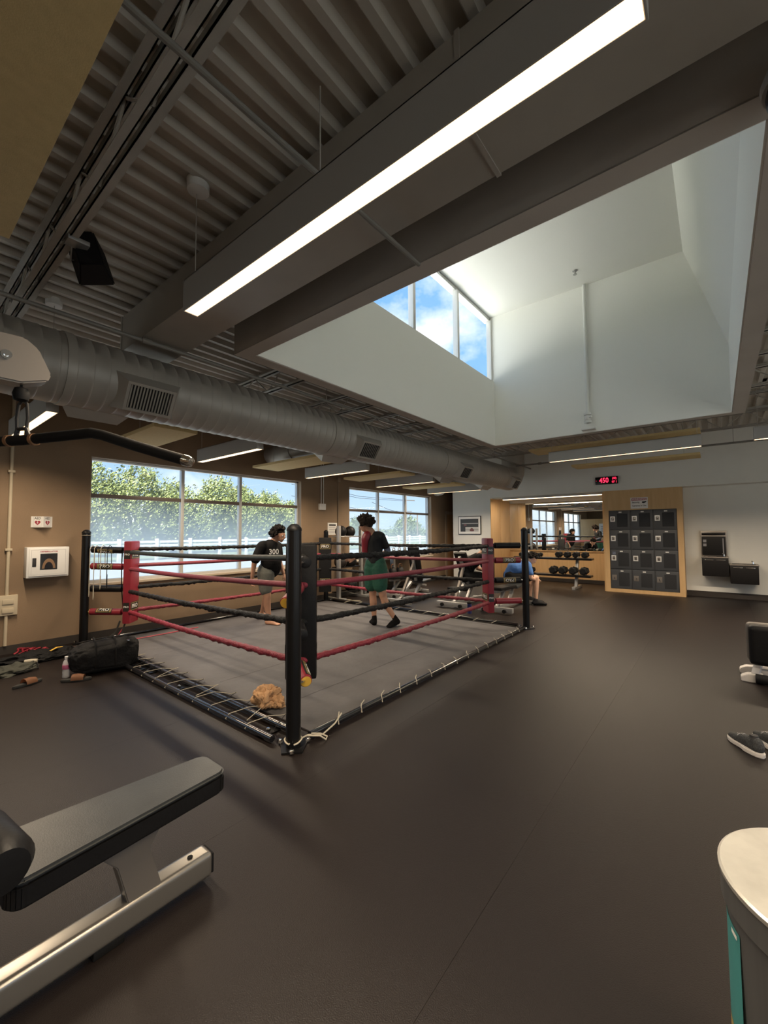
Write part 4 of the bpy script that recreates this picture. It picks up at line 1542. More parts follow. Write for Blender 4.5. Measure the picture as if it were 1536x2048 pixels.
# white and black strings looped over the left post
for i, (dx, l, m) in enumerate(((0.06, 0.62, 'cord'), (0.10, 0.66, 'cord'), (0.16, 0.52, 'cord'), (0.22, 0.50, 'black_matte'))):
    st_ = thing('hanging_string', ['pale string tied around the left ring post hanging straight', 'pale string with a loose loop over the left black turnbuckle', 'short pale string over the left red turnbuckle', 'black string hanging over the left upper turnbuckle'][i], 'string', (RX0 + dx, RY0 + dx, 0.7))
    b = B()
    p0 = Vector((RX0 + dx, RY0 + dx, 0))
    o = Vector((0.055, -0.045, 0))
    b.path([p0 - o + Vector((0, 0, 1.0)), p0 - o * 0.8 + Vector((0, 0, 1.33)), p0 + Vector((0, 0, 1.345)), p0 + o + Vector((0, 0, 1.31)), p0 + o * 1.05 + Vector((0.0, 0.0, 1.29 - l)), p0 + o * 1.2 + Vector((0.02, 0, 1.27 - l)), p0 + o * 1.2 + Vector((0.035, 0, 1.30 - l)), p0 + o * 1.1 + Vector((0.02, 0, 1.45 - l))], 0.0045, 6)
    obj('strand', b, m, st_)
b = B()
b.path([(RX0 + 0.056 * math.cos(a), RY0 + 0.056 * math.sin(a), 1.49) for a in [2 * PI * i / 20 for i in range(20)]], 0.004, 6, closed=True)
obj('post_string', b, 'cord', ring_)

# ================================================================== PEOPLE
VR = Vector((0.78, 0.625, 0)).normalized()
VD = Vector((-0.625, 0.78, 0)).normalized()
class Fig:
    """joints are given as (right, away, up) in metres from the person's base"""
    def __init__(s, base):
        s.o = Vector((base[0], base[1], 0))
    def __call__(s, r, d, z):
        return s.o + VR * r + VD * d + Vector((0, 0, z))
def hand(P, wrist, direc, palm_n, size=1.0, curl=0.5):
    """capsules for a palm, four unequal bent fingers and a thumb"""
    w = Vector(wrist)
    d = Vector(direc).normalized()
    n = Vector(palm_n)
    n = (n - d * n.dot(d)).normalized()
    sde = d.cross(n)
    caps = [(w, 0.022, w + d * 0.04 * size, 0.024)]
    for k, (off, L) in enumerate(((-0.030, 0.070), (-0.010, 0.080), (0.010, 0.075), (0.030, 0.060))):
        k0 = w + d * 0.085 * size + sde * off
        caps.append((w + d * 0.02 + sde * off * 0.6, 0.014, k0, 0.012))
        m1 = k0 + (d * math.cos(curl) + n * math.sin(curl)) * L * 0.5 * size
        m2 = m1 + (d * math.cos(curl * 2.3) + n * math.sin(curl * 2.3)) * L * 0.5 * size
        caps.append((k0, 0.010, m1, 0.009))
        caps.append((m1, 0.009, m2, 0.008))
    t0 = w + d * 0.03 - sde * 0.028
    t1 = t0 + (d * 0.7 - sde * 0.6 + n * 0.3).normalized() * 0.04
    t2 = t1 + (d * 0.8 - sde * 0.1 + n * 0.5).normalized() * 0.03
    caps += [(t0, 0.014, t1, 0.011), (t1, 0.011, t2, 0.009)]
    return caps
def foot(heel, toe, r=0.036):
    h, t = Vector(heel), Vector(toe)
    d = (t - h).normalized()
    s = Vector((0, 0, 1)).cross(d).normalized()
    ball = h.lerp(t, 0.70)
    caps = [(h + Vector((0, 0, r)), r, ball + Vector((0, 0, 0.028)) + s * 0.012, 0.030), (h + Vector((0, 0, r)), r, ball + Vector((0, 0, 0.028)) - s * 0.014, 0.030),
            (h + d * 0.03 + Vector((0, 0, 0.07)), 0.034, ball + Vector((0, 0, 0.045)), 0.026)]
    for k, o in enumerate((-0.032, -0.014, 0.002, 0.017, 0.032)):
        caps.append((ball + s * o + Vector((0, 0, 0.022)), 0.016, t + s * o * 1.05 + Vector((0, 0, 0.014)) - d * abs(o) * 0.5, 0.012))
    return caps
def head(c, face, up, s=1.0):
    """skull, jaw, nose, lips, brow, ears as spheres/capsules; face = forward direction"""
    c, f = Vector(c), Vector(face).normalized()
    u = Vector(up)
    u = (u - f * u.dot(f)).normalized()
    r = f.cross(u)
    cap = [(c + u * 0.025 * s - f * 0.018 * s, 0.086 * s, c + u * 0.03 * s + f * 0.015 * s, 0.080 * s),
           (c + u * 0.0 * s + f * 0.03 * s, 0.070 * s, c - u * 0.055 * s + f * 0.045 * s, 0.052 * s),
           (c - u * 0.055 * s + f * 0.045 * s, 0.052 * s, c - u * 0.085 * s + f * 0.060 * s, 0.030 * s),
           (c + u * 0.005 * s + f * 0.098 * s, 0.010 * s, c - u * 0.030 * s + f * 0.117 * s, 0.015 * s),
           (c - u * 0.058 * s + f * 0.092 * s - r * 0.018 * s, 0.011 * s, c - u * 0.058 * s + f * 0.092 * s + r * 0.018 * s, 0.011 * s),
           (c + u * 0.018 * s + f * 0.085 * s - r * 0.035 * s, 0.014 * s, c + u * 0.018 * s + f * 0.085 * s + r * 0.035 * s, 0.014 * s)]
    for k in (-1, 1):
        cap.append((c + r * k * 0.083 * s + u * 0.012 * s, 0.016 * s, c + r * k * 0.080 * s - u * 0.025 * s, 0.012 * s))
    return cap
def eyes(par, c, face, up, s=1.0):
    c, f = Vector(c), Vector(face).normalized()
    u = Vector(up)
    u = (u - f * u.dot(f)).normalized()
    r = f.cross(u)
    for k in (-1, 1):
        b = B()
        b.sphere(c + f * 0.088 * s + r * k * 0.032 * s + u * 0.002, 0.011 * s, 2)
        obj('eye', b, 'sign_white', par)
        b = B()
        b.sphere(c + f * 0.096 * s + r * k * 0.032 * s + u * 0.002, 0.006 * s, 2)
        obj('pupil', b, 'ink_black', par)
def hair(par, c, face, up, m, curl=0.024, vol=0.105, n=150, s=1.0, back=0.03, seed=1):
    rr = random.Random(seed)
    c, f = Vector(c), Vector(face).normalized()
    u = Vector(up)
    u = (u - f * u.dot(f)).normalized()
    r = f.cross(u)
    caps = [(c + u * 0.035 - f * 0.03, 0.088, c + u * 0.045 + f * 0.01, 0.082), (c - f * 0.05 - u * 0.01, 0.07, c - f * 0.055 - u * back, 0.06)]
    k = 0
    while k < n:
        v = Vector((rr.gauss(0, 1), rr.gauss(0, 1), rr.gauss(0, 1))).normalized()
        if v.dot(f) > 0.30 and v.dot(u) < 0.72:
            continue
        if v.dot(u) < -0.45 or (v.dot(u) < -0.1 and v.dot(f) > -0.2):
            continue
        base = c + u * 0.02 - f * 0.012 + v * vol * rr.uniform(0.80, 0.98)
        tip = base + (v * 1.3 + Vector((rr.gauss(0, .6), rr.gauss(0, .6), rr.gauss(0, .5)))).normalized() * rr.uniform(0.015, 0.05)
        caps.append((base, curl * rr.uniform(0.6, 1.0), tip, curl * 0.35))
        k += 1
    return blob('hair', caps, m, par, voxel=0.007, smooth=1)

# --- man in the black T-shirt
F = Fig((-5.81, 4.08))
p1 = thing('person', 'barefoot person in black numbered T-shirt and grey shorts walking in the ring', 'person', (-5.81, 4.08, 0.03))
fc = (VR * 0.93 - VD * 0.30 - Vector((0, 0, 0.18))).normalized()
hc = F(0.245, 0.03, 1.475)
Z0 = 0.034
body = head(hc, fc, (0, 0, 1))
body += [(F(0.215, 0.03, 1.44), 0.058, F(0.13, 0.04, 1.34), 0.062),
         (F(0.12, 0.04, 1.30), 0.10, F(0.10, 0.06, 1.08), 0.125), (F(0.10, 0.06, 1.08), 0.125, F(0.06, 0.06, 0.88), 0.135),
         (F(0.04, -0.13, 1.31), 0.06, F(0.15, 0.20, 1.30), 0.06),
         # right (near) arm
         (F(0.02, -0.15, 1.30), 0.058, F(-0.09, -0.19, 1.03), 0.043), (F(-0.09, -0.19, 1.03), 0.042, F(-0.135, -0.15, 0.80), 0.028),
         # left arm
         (F(0.17, 0.22, 1.29), 0.055, F(0.19, 0.30, 1.02), 0.042), (F(0.19, 0.30, 1.02), 0.041, F(0.27, 0.24, 0.83), 0.028),
         # near (right) leg
         (F(0.07, -0.04, 0.86), 0.095, F(0.08, -0.06, 0.47), 0.058), (F(0.08, -0.06, 0.47), 0.055, F(0.075, -0.03, 0.34), 0.058), (F(0.075, -0.03, 0.34), 0.058, F(0.105, -0.02, 0.12), 0.034),
         # far (left) leg
         (F(0.03, 0.15, 0.86), 0.095, F(-0.01, 0.25, 0.48), 0.058), (F(-0.01, 0.25, 0.48), 0.055, F(-0.05, 0.31, 0.36), 0.058), (F(-0.05, 0.31, 0.36), 0.056, F(-0.14, 0.42, 0.15), 0.034)]
body += foot(F(0.07, -0.02, Z0 - 0.004), F(0.30, -0.10, Z0 - 0.004))
body += foot(F(-0.19, 0.44, 0.06), F(0.01, 0.38, Z0 - 0.002))
body += [(F(0.105, -0.02, 0.12), 0.034, F(0.085, -0.03, 0.07), 0.036), (F(-0.14, 0.42, 0.15), 0.034, F(-0.17, 0.435, 0.10), 0.036)]
body += hand(F, F(-0.14, -0.145, 0.79), -Vector((0, 0, 1)) + VR * -0.15, VR, curl=0.6)
body += hand(F, F(0.275, 0.24, 0.82), -Vector((0, 0, 1)) + VR * 0.3, -VR, curl=0.6)
blob('body', body, 'skin', p1, voxel=0.009, smooth=3)
eyes(p1, hc, fc, (0, 0, 1))
hair(p1, hc, fc, (0, 0, 1), 'hair_black', curl=0.027, vol=0.122, n=230, back=0.08, seed=3)
sh1 = [(F(0.035, -0.13, 1.315), 0.074, F(0.15, 0.20, 1.305), 0.074),
       (F(0.11, -0.05, 1.28), 0.125, F(0.13, 0.12, 1.28), 0.12), (F(0.12, -0.04, 1.22), 0.135, F(0.11, -0.03, 1.02), 0.145), (F(0.13, 0.12, 1.22), 0.13, F(0.12, 0.13, 1.02), 0.145),
       (F(0.12, 0.04, 1.02), 0.165, F(0.10, 0.05, 0.93), 0.170), (F(0.19, 0.03, 1.12), 0.08, F(0.20, 0.03, 0.95), 0.085),
       (F(0.02, -0.16, 1.30), 0.082, F(-0.07, -0.19, 1.09), 0.075), (F(0.17, 0.22, 1.29), 0.080, F(0.185, 0.28, 1.10), 0.073)]
s1 = blob('t_shirt', sh1, 'shirt_black', p1, voxel=0.011, smooth=4)
sh2 = [(F(0.06, 0.0, 0.90), 0.155, F(0.06, 0.11, 0.90), 0.155), (F(0.055, -0.03, 0.86), 0.145, F(0.055, -0.05, 0.60), 0.105), (F(0.02, 0.14, 0.86), 0.145, F(-0.03, 0.20, 0.62), 0.105)]
blob('shorts', sh2, 'shorts_grey', p1, voxel=0.011, smooth=4)
cd = (VR * 0.55 - VD * 0.83).normalized()
lettering('shirt_number', '300', 0.115, F(0.205, -0.145, 1.205) + cd * 0.012, (VR * 0.83 + VD * 0.55), (0, 0, 1), 'sign_white', p1, sx=0.95)

# --- man in the red and black top
F = Fig((-4.22, 5.20))
p2 = thing('person', 'curly haired person in red sleeved dark top and green shorts stepping in the ring', 'person', (-4.22, 5.2, 0.03))
fc = (-VR * 0.85 + VD * 0.30 - Vector((0, 0, 0.42))).normalized()
upv = Vector((0, 0, 1)) - VR * 0.25
hc = F(-0.262, 0.03, 1.635)
body = head(hc, fc, upv)
body += [(F(-0.235, 0.02, 1.60), 0.055, F(-0.16, 0.02, 1.50), 0.060),
         (F(-0.14, 0.02, 1.42), 0.10, F(-0.12, 0.02, 1.20), 0.105), (F(-0.12, 0.02, 1.20), 0.105, F(-0.10, 0.02, 1.00), 0.115),
         (F(-0.23, 0.06, 1.45), 0.055, F(-0.03, -0.02, 1.46), 0.055),
         (F(-0.25, -0.02, 1.44), 0.052, F(-0.27, 0.02, 1.17), 0.042), (F(-0.27, 0.02, 1.17), 0.040, F(-0.44, 0.06, 1.09), 0.027),
         (F(-0.01, -0.03, 1.45), 0.052, F(0.09, 0.04, 1.22), 0.042), (F(0.09, 0.04, 1.22), 0.040, F(-0.02, 0.22, 1.13), 0.028),
         (F(-0.16, 0.06, 0.95), 0.095, F(-0.155, 0.08, 0.50), 0.060), (F(-0.155, 0.08, 0.50), 0.056, F(-0.145, 0.06, 0.37), 0.060), (F(-0.145, 0.06, 0.37), 0.058, F(-0.13, 0.05, 0.13), 0.035),
         (F(-0.05, -0.02, 0.95), 0.098, F(0.01, -0.04, 0.50), 0.062), (F(0.01, -0.04, 0.50), 0.057, F(0.05, -0.05, 0.38), 0.060), (F(0.05, -0.05, 0.38), 0.058, F(0.195, -0.08, 0.15), 0.035)]
body += foot(F(-0.13, 0.0, Z0 - 0.004), F(-0.17, 0.22, Z0 - 0.004))
body += [(F(-0.13, 0.05, 0.13), 0.035, F(-0.13, 0.02, 0.07), 0.037)]
body += foot(F(0.24, -0.06, 0.06), F(0.09, -0.20, Z0 - 0.002))
body += [(F(0.195, -0.08, 0.15), 0.035, F(0.225, -0.07, 0.10), 0.037)]
body += hand(F, F(-0.45, 0.06, 1.085), -VR + Vector((0, 0, -0.1)), -VD, curl=0.45)
body += hand(F, F(-0.03, 0.24, 1.125), -VR * 0.7 + VD * 0.7, -VD, curl=0.6)
blob('body', body, 'skin', p2, voxel=0.009, smooth=3)
eyes(p2, hc, fc, upv)
hair(p2, hc, fc, upv, 'hair_brown', curl=0.030, vol=0.135, n=300, back=0.03, seed=8)
tp2 = [(F(-0.22, 0.05, 1.455), 0.066, F(-0.04, -0.02, 1.465), 0.066), (F(-0.17, 0.03, 1.40), 0.108, F(-0.09, 0.0, 1.40), 0.108), (F(-0.15, 0.02, 1.36), 0.118, F(-0.13, 0.02, 1.18), 0.112), (F(-0.10, 0.02, 1.36), 0.115, F(-0.10, 0.02, 1.18), 0.112), (F(-0.11, 0.02, 1.18), 0.122, F(-0.11, 0.02, 1.02), 0.126),
       (F(-0.01, -0.03, 1.45), 0.064, F(0.07, 0.02, 1.27), 0.055)]
blob('rash_top', tp2, 'rash_dark', p2, voxel=0.011, smooth=4)
blob('red_sleeve', [(F(-0.235, -0.02, 1.465), 0.070, F(-0.262, -0.03, 1.40), 0.072), (F(-0.262, -0.03, 1.40), 0.072, F(-0.270, 0.02, 1.19), 0.058)], 'red_vinyl', p2, voxel=0.010, smooth=3)
blob('dark_sleeve', [(F(-0.27, 0.02, 1.18), 0.052, F(-0.36, 0.04, 1.125), 0.043)], 'rash_dark', p2, voxel=0.010, smooth=3)
blob('patterned_sleeve', [(F(0.075, 0.025, 1.255), 0.054, F(0.095, 0.05, 1.20), 0.050), (F(0.095, 0.05, 1.20), 0.050, F(0.02, 0.17, 1.15), 0.040)], 'rash_blue', p2, voxel=0.010, smooth=3)
blob('side_panel', [(F(-0.225, 0.02, 1.10), 0.030, F(-0.225, 0.02, 1.03), 0.032)], 'rash_blue', p2, voxel=0.010, smooth=2)
sh2 = [(F(-0.15, 0.04, 1.0), 0.130, F(-0.06, 0.01, 1.0), 0.130), (F(-0.16, 0.05, 0.93), 0.135, F(-0.17, 0.07, 0.66), 0.118), (F(-0.05, -0.01, 0.93), 0.140, F(-0.03, -0.03, 0.66), 0.120)]
blob('shorts', sh2, 'shorts_green', p2, voxel=0.011, smooth=4)
blob('sock', [(p_, a_ + 0.009, q_, c_ + 0.009) for p_, a_, q_, c_ in foot(F(-0.13, 0.0, Z0 - 0.004), F(-0.17, 0.22, Z0 - 0.004), 0.036)] + [(F(-0.13, 0.02, 0.08), 0.046, F(-0.13, 0.045, 0.16), 0.040)], 'sock', p2, voxel=0.010, smooth=2)
blob('sock', [(p_, a_ + 0.009, q_, c_ + 0.009) for p_, a_, q_, c_ in foot(F(0.24, -0.06, 0.06), F(0.09, -0.20, Z0 - 0.002), 0.036)] + [(F(0.225, -0.07, 0.11), 0.047, F(0.18, -0.075, 0.18), 0.040)], 'sock', p2, voxel=0.010, smooth=2)

# --- seated people; FY is the way they face
FY = Vector((0, 1, 0))
FX = Vector((1, 0, 0))
def seated(name_lab, ox, oy, zs, lean, shirt, hairm, legm, shoe, skin='skin_pale', face=(0.75, 0.66)):
    FY = Vector((face[0], face[1], 0)).normalized()
    FX = Vector((FY.y, -FY.x, 0))
    o = Vector((ox, oy, 0))
    def G(x, y, z):
        return o + FX * x + FY * y + Vector((0, 0, z))
    p = thing('person', name_lab, 'person', (ox, oy, zs))
    sy, sz = lean              # shoulder forward offset and height
    hc = G(0, sy + 0.16, sz + 0.12)
    fc = (FY * 0.72 + Vector((0, 0, -0.70))).normalized()
    up = (FY * 0.7 + Vector((0, 0, 0.7)))
    bd = head(hc, fc, up)
    bd += [(hc - fc * 0.04 - up.normalized() * 0.03, 0.055, G(0, sy, sz + 0.02), 0.062),
           (G(0, 0.02, zs + 0.12), 0.13, G(0, sy * 0.5 - 0.05, (zs + sz) / 2 + 0.10), 0.125), (G(0, sy * 0.5 - 0.05, (zs + sz) / 2 + 0.10), 0.125, G(0, sy, sz - 0.02), 0.10),
           (G(-0.17, sy, sz), 0.058, G(0.17, sy, sz), 0.058)]
    for s in (-1, 1):
        el = G(s * 0.25, sy + 0.04, sz - 0.27)
        wr = G(s * 0.10, sy + 0.22, sz - 0.33)
        bd += [(G(s * 0.19, sy, sz), 0.055, el, 0.042), (el, 0.041, wr, 0.028)]
        bd += hand(None, wr, FY * 0.6 - FX * s * 0.8, Vector((0, 0, -1)), curl=0.6)
        kn = G(s * 0.15, 0.48, zs + 0.09)
        an = G(s * 0.15, 0.46, 0.12)
        bd += [(G(s * 0.09, 0.02, zs + 0.09), 0.09, kn, 0.060), (kn, 0.058, kn.lerp(an, 0.35), 0.058), (kn.lerp(an, 0.35), 0.058, an, 0.036), (an, 0.036, G(s * 0.15, 0.44, 0.06), 0.036)]
        bd += foot(G(s * 0.15, 0.42, 0.012), G(s * 0.16, 0.66, 0.012))
    blob('body', bd, skin, p, voxel=0.010, smooth=3)
    eyes(p, hc, fc, up)
    hair(p, hc, fc, up, hairm, curl=0.02, vol=0.10, n=110, seed=5)
    tp = [(G(0, 0.0, zs + 0.12), 0.150, G(0, sy * 0.5 - 0.06, (zs + sz) / 2 + 0.10), 0.150), (G(0.05, sy * 0.5 - 0.06, (zs + sz) / 2 + 0.10), 0.145, G(0.07, sy - 0.01, sz - 0.03), 0.115), (G(-0.05, sy * 0.5 - 0.06, (zs + sz) / 2 + 0.10), 0.145, G(-0.07, sy - 0.01, sz - 0.03), 0.115),
          (G(-0.17, sy, sz), 0.075, G(0.17, sy, sz), 0.075)]
    for s in (-1, 1):
        tp.append((G(s * 0.18, sy, sz), 0.074, G(s * 0.235, sy + 0.03, sz - 0.17), 0.060))
    blob('t_shirt', tp, shirt, p, voxel=0.011, smooth=4)
    sr = []
    for s in (-1, 1):
        sr.append((G(s * 0.09, 0.0, zs + 0.105), 0.105, G(s * 0.14, 0.36, zs + 0.10), 0.085))
    sr.append((G(-0.06, -0.02, zs + 0.12), 0.120, G(0.06, -0.02, zs + 0.12), 0.120))
    blob('shorts', sr, legm, p, voxel=0.011, smooth=4)
    for s in (-1, 1):
        blob('shoe', [(p_, a_ + 0.012, q_, c_ + 0.012) for p_, a_, q_, c_ in foot(G(s * 0.15, 0.42, 0.014), G(s * 0.16, 0.67, 0.014))] + [(G(s * 0.15, 0.44, 0.07), 0.048, G(s * 0.15, 0.455, 0.115), 0.046)], shoe, p, voxel=0.010, smooth=2)
    return p, hc, fc, up
pb, hcb, fcb, upb = seated('person in blue T-shirt hunched forward on the flat bench facing the mirror', -3.40, 8.44, 0.47, (0.30, 0.83), 'shirt_blue', 'hair_black', 'shirt_black', 'black_matte')
pk, *_ = seated('person in black bent forward on the incline bench behind the red corner pad', -4.20, 7.95, 0.47, (0.30, 0.98), 'shirt_black', 'hair_black', 'shirt_black', 'black_matte')
# ================================================================== NEAR MACHINES
# lat pulldown machine with a long bench
lm = thing('pulldown_machine', 'silver framed pulldown machine with black bench pad and overhead pulley', 'gym machine', (-1.8, 0.0, 0))
b = B()
b.box(-1.845, -1.755, -0.95, 0.99, 0.025, 0.125, 0.022, seg=4)
rl = obj('base_rail', b, 'silver_tube', lm)
b = B()
b.lathe([(0.0, 0.0), (0.011, 0.0), (0.011, 0.004), (0.0, 0.004)], (-1.80, 0.91, 0.125), 14)
obj('rail_screw', b, 'black_matte', rl)
b = B()
b.box(-1.84, -1.76, 0.985, 0.996, 0.035, 0.115, 0.003)
obj('rail_cap', b, 'black_matte', rl)
for y in (0.60, -0.85):
    b = B()
    b.box(-2.02 if y < 0 else -1.84, -1.58 if y < 0 else -1.76, y - 0.05, y + 0.05, 0.0, 0.03, 0.004)
    obj('foot', b, 'rubber_black', lm)
b = B()
b.prism([(0.66, 0.12), (0.78, 0.12), (0.735, 0.28), (0.80, 0.385), (0.52, 0.385), (0.62, 0.27)], -1.835, -1.765, 'x', 0.004)
obj('seat_post', b, 'machine_grey', lm)
# pad: rounded long cushion that leans slightly
b = B()
poly = []
w0, w1 = 0.105, 0.150
for (cx_, cy_, a0) in ((w0 - 0.05, 1.03 - 0.05, 0), (-w0 + 0.05, 1.03 - 0.05, PI / 2), (-w1 + 0.04, 0.34, PI), (w1 - 0.04, 0.34, 1.5 * PI)):
    for i in range(7):
        a = a0 + PI / 2 * i / 6
        poly.append((-1.815 + cx_ + 0.05 * math.cos(a), cy_ + 0.05 * math.sin(a)))
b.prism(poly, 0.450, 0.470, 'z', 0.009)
obj('pad_lit_top', b, 'grey_vinyl', lm)  # thin grey layer: sheen on the black pad's top put into its colour
b = B()
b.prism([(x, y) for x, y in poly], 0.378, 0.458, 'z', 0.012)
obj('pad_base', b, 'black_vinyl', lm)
b = B()
b.lathe([(0.0, -0.15), (0.055, -0.145), (0.075, -0.11), (0.078, 0.11), (0.058, 0.145), (0.0, 0.15)], (-1.70, 0.255, 0.575), 24, (1, 0.1, 0))
obj('knee_roller', b, 'black_vinyl', lm)
b = B()
b.path([(-1.86, 0.235, 0.575), (-1.86, -0.12, 0.50), (-1.86, -0.5, 0.5)], 0.022, 12)
obj('roller_arm', b, 'silver_tube', lm)
b = B()
b.box(-1.86, -1.74, -0.56, -0.44, 0.12, 2.25, 0.012)
obj('upright', b, 'machine_grey', lm)
b = B()
b.box(-2.03, -1.95, -0.62, 0.12, 2.10, 2.20, 0.012)
b.box(-2.03, -1.75, -0.60, -0.46, 2.10, 2.20, 0.012)
obj('top_beam', b, 'machine_grey', lm)
# pulley housing plate, seen side on
b = B()
hp = [(-0.10, 2.045), (0.33, 2.045), (0.405, 2.072), (0.415, 2.10), (0.375, 2.185), (0.335, 2.215), (-0.10, 2.20)]
hs = b.prism(hp, -2.01, -1.93, 'x', 0.006)
ph = obj('pulley_housing', b, 'machine_grey', lm)
b = B()
b.lathe([(0.0, 0), (0.016, 0), (0.016, 0.008), (0.008, 0.008), (0.008, 0.014), (0.0, 0.014)], (-1.93, 0.285, 2.135), 12, (1, 0, 0))
obj('axle_bolt', b, 'chrome', ph)
b = B()
b.lathe([(0.0, -0.015), (0.075, -0.015), (0.065, 0.0), (0.075, 0.015), (0.0, 0.015)], (-1.97, 0.22, 2.165), 24, (1, 0, 0))
obj('pulley_wheel', b, 'black_matte', ph)
b = B()
b.tube((-1.965, 0.335, 2.05), (-1.975, 0.338, 2.0), 0.004, n=6)
b.lathe([(0.0, -0.03), (0.022, -0.022), (0.026, 0.0), (0.02, 0.02), (0.0, 0.028)], (-1.97, 0.336, 2.015), 12)
obj('cable_stop', b, 'black_matte', lm)

# curved pulldown bar hanging from the pulley by a snap link
lb = thing('pulldown_bar', 'black curved pulldown bar with a silver end hanging from the pulley', 'exercise bar', (-1.98, 0.35, 1.85))
A0 = Vector((-1.985, 0.345, 1.848))
DIR = Vector((0.86, 0.46, 0)).normalized()
E1 = Vector((-1.385, 0.660, 1.747))
b = B()
kp = A0 + DIR * 0.30 + Vector((0, 0, 0.012))
pts = [A0 - DIR * 0.50 + Vector((0, 0, -0.02)), A0 - DIR * 0.30, A0, A0 + DIR * 0.20 + Vector((0, 0, 0.008)), kp, kp.lerp(E1, 0.12) + Vector((0, 0, 0.004)), kp.lerp(E1, 0.5), E1]
b.path(pts, 0.0185, 14)
obj('bar_grip', b, 'black_matte', lb)
b = B()
dd = (E1 - kp).normalized()
b.lathe([(0.0, 0.0), (0.019, 0.0), (0.019, 0.020), (0.015, 0.030), (0.0, 0.034)], E1 - dd * 0.004, 16, dd)
obj('end_cap', b, 'chrome', lb)
for o_ in (-0.055, 0.055):
    b = B()
    q = A0 + DIR * o_
    b.lathe([(0.0195, -0.006), (0.022, -0.006), (0.022, 0.006), (0.0195, 0.006)], q, 14, DIR)
    obj('grip_ring', b, 'copper', lb)
b = B()
q = A0 + Vector((0, 0, 0.02))
b.path([q - DIR * 0.02, q - DIR * 0.026 + Vector((0, 0, 0.06)), q - DIR * 0.018 + Vector((0, 0, 0.115)), q + Vector((0, 0, 0.13)), q + DIR * 0.018 + Vector((0, 0, 0.115)), q + DIR * 0.024 + Vector((0, 0, 0.06)), q + DIR * 0.018], 0.0055, 8)
obj('snap_link', b, 'iron', lb)
b = B()
b.path([q - DIR * 0.03 - Vector((0, 0, 0.015)), q - DIR * 0.018 + Vector((0, 0, 0.022)), q + DIR * 0.02 + Vector((0, 0, 0.022)), q + DIR * 0.035 - Vector((0, 0, 0.015))], 0.008, 8)
obj('bar_eye', b, 'iron', lb)

# trash can
TX, TY, TZ, TR = 0.20, 1.36, 0.70, 0.23
tcn = thing('trash_can', 'round stainless steel trash can with pale lid and teal label', 'trash can', (TX, TY, 0))
b = B()
b.lathe([(0.0, 0.0), (TR - 0.03, 0.0), (TR - 0.025, 0.03), (TR - 0.014, TZ - 0.085), (TR - 0.004, TZ - 0.075), (TR - 0.004, TZ - 0.016), (0.0, TZ - 0.016)], (TX, TY, 0), 64)
obj('can_body', b, 'steel_can', tcn)
b = B()
b.lathe([(TR - 0.012, TZ - 0.018), (TR - 0.001, TZ - 0.014), (TR, TZ - 0.004), (TR - 0.005, TZ), (0.0, TZ + 0.004)], (TX, TY, 0), 64)
ld = obj('lid', b, 'steel_lid', tcn, ang=25)
b = B()
fa = math.radians(150)
d0 = Vector((math.cos(math.radians(118)), math.sin(math.radians(118)), 0))
d1 = Vector((math.cos(math.radians(-5)), math.sin(math.radians(-5)), 0))
c0 = Vector((TX, TY, TZ + 0.003))
arc = [c0 + Vector((math.cos(a), math.sin(a), 0)) * (TR - 0.012) for a in [math.radians(118 - 123 * i / 24) for i in range(25)]]
vb = [b.bm.verts.new(p) for p in arc]
vt = [b.bm.verts.new(p + Vector((0, 0, 0.006))) for p in arc]
b.bm.faces.new(vt)
b.bm.faces.new(vb[::-1])
for i in range(len(arc)):
    k = (i + 1) % len(arc)
    b.bm.faces.new((vb[i], vb[k], vt[k], vt[i]))
obj('lid_flap', b, 'steel_lid', ld, ang=20)
def can_patch(name, a0, a1, z0, z1, rr, m, n=14, slope=0.0):
    b = B()
    rows = []
    for i in range(n + 1):
        a = math.radians(a0 + (a1 - a0) * i / n)
        rows.append([b.bm.verts.new((TX + rr * math.cos(a), TY + rr * math.sin(a), z)) for z in (z0, z1)])
    for i in range(n):
        b.bm.faces.new((rows[i][0], rows[i + 1][0], rows[i + 1][1], rows[i][1]))
    return obj(name, b, m, tcn, fix=False)
can_patch('label', 150, 206, 0.30, 0.585, TR - 0.0135, 'teal_label')
can_patch('label_strip', 154, 203, 0.31, 0.345, TR - 0.013, 'badge_gold')
can_patch('label_strip', 196, 203, 0.565, 0.575, TR - 0.013, 'sign_white')

# cable machine seat at the right edge
ms = thing('exercise_machine', 'black upholstered machine seat on pale feet at the right picture edge', 'gym machine', (0.33, 5.62, 0))
b = B()
b.box(0.20, 0.62, 5.52, 5.66, 0.17, 0.56, 0.05, seg=4)
obj('seat_back', b, 'black_vinyl', ms)
b = B()
b.box(0.185, 0.61, 5.60, 5.70, 0.19, 0.575, 0.05, seg=4)
obj('seat_shell', b, 'machine_grey', ms)
for y in (5.58, 5.88):
    b = B()
    b.prism([(0.13, 0.0), (0.30, 0.0), (0.30, 0.085), (0.18, 0.075), (0.13, 0.045)], y - 0.05, y + 0.05, 'y', 0.006)
    obj('foot', b, 'shoe_white', ms)
b = B()
b.bar((0.24, 5.58, 0.06), (0.30, 5.80, 0.22), 0.06, 0.06, 0.008)
b.box(0.24, 0.60, 5.66, 5.90, 0.04, 0.12, 0.01)
obj('base_frame', b, 'shoe_white', ms)
b = B()
b.tube((0.24, 5.52, 0.05), (0.42, 5.50, 0.05), 0.045, n=16)
obj('roller', b, 'black_matte', ms)

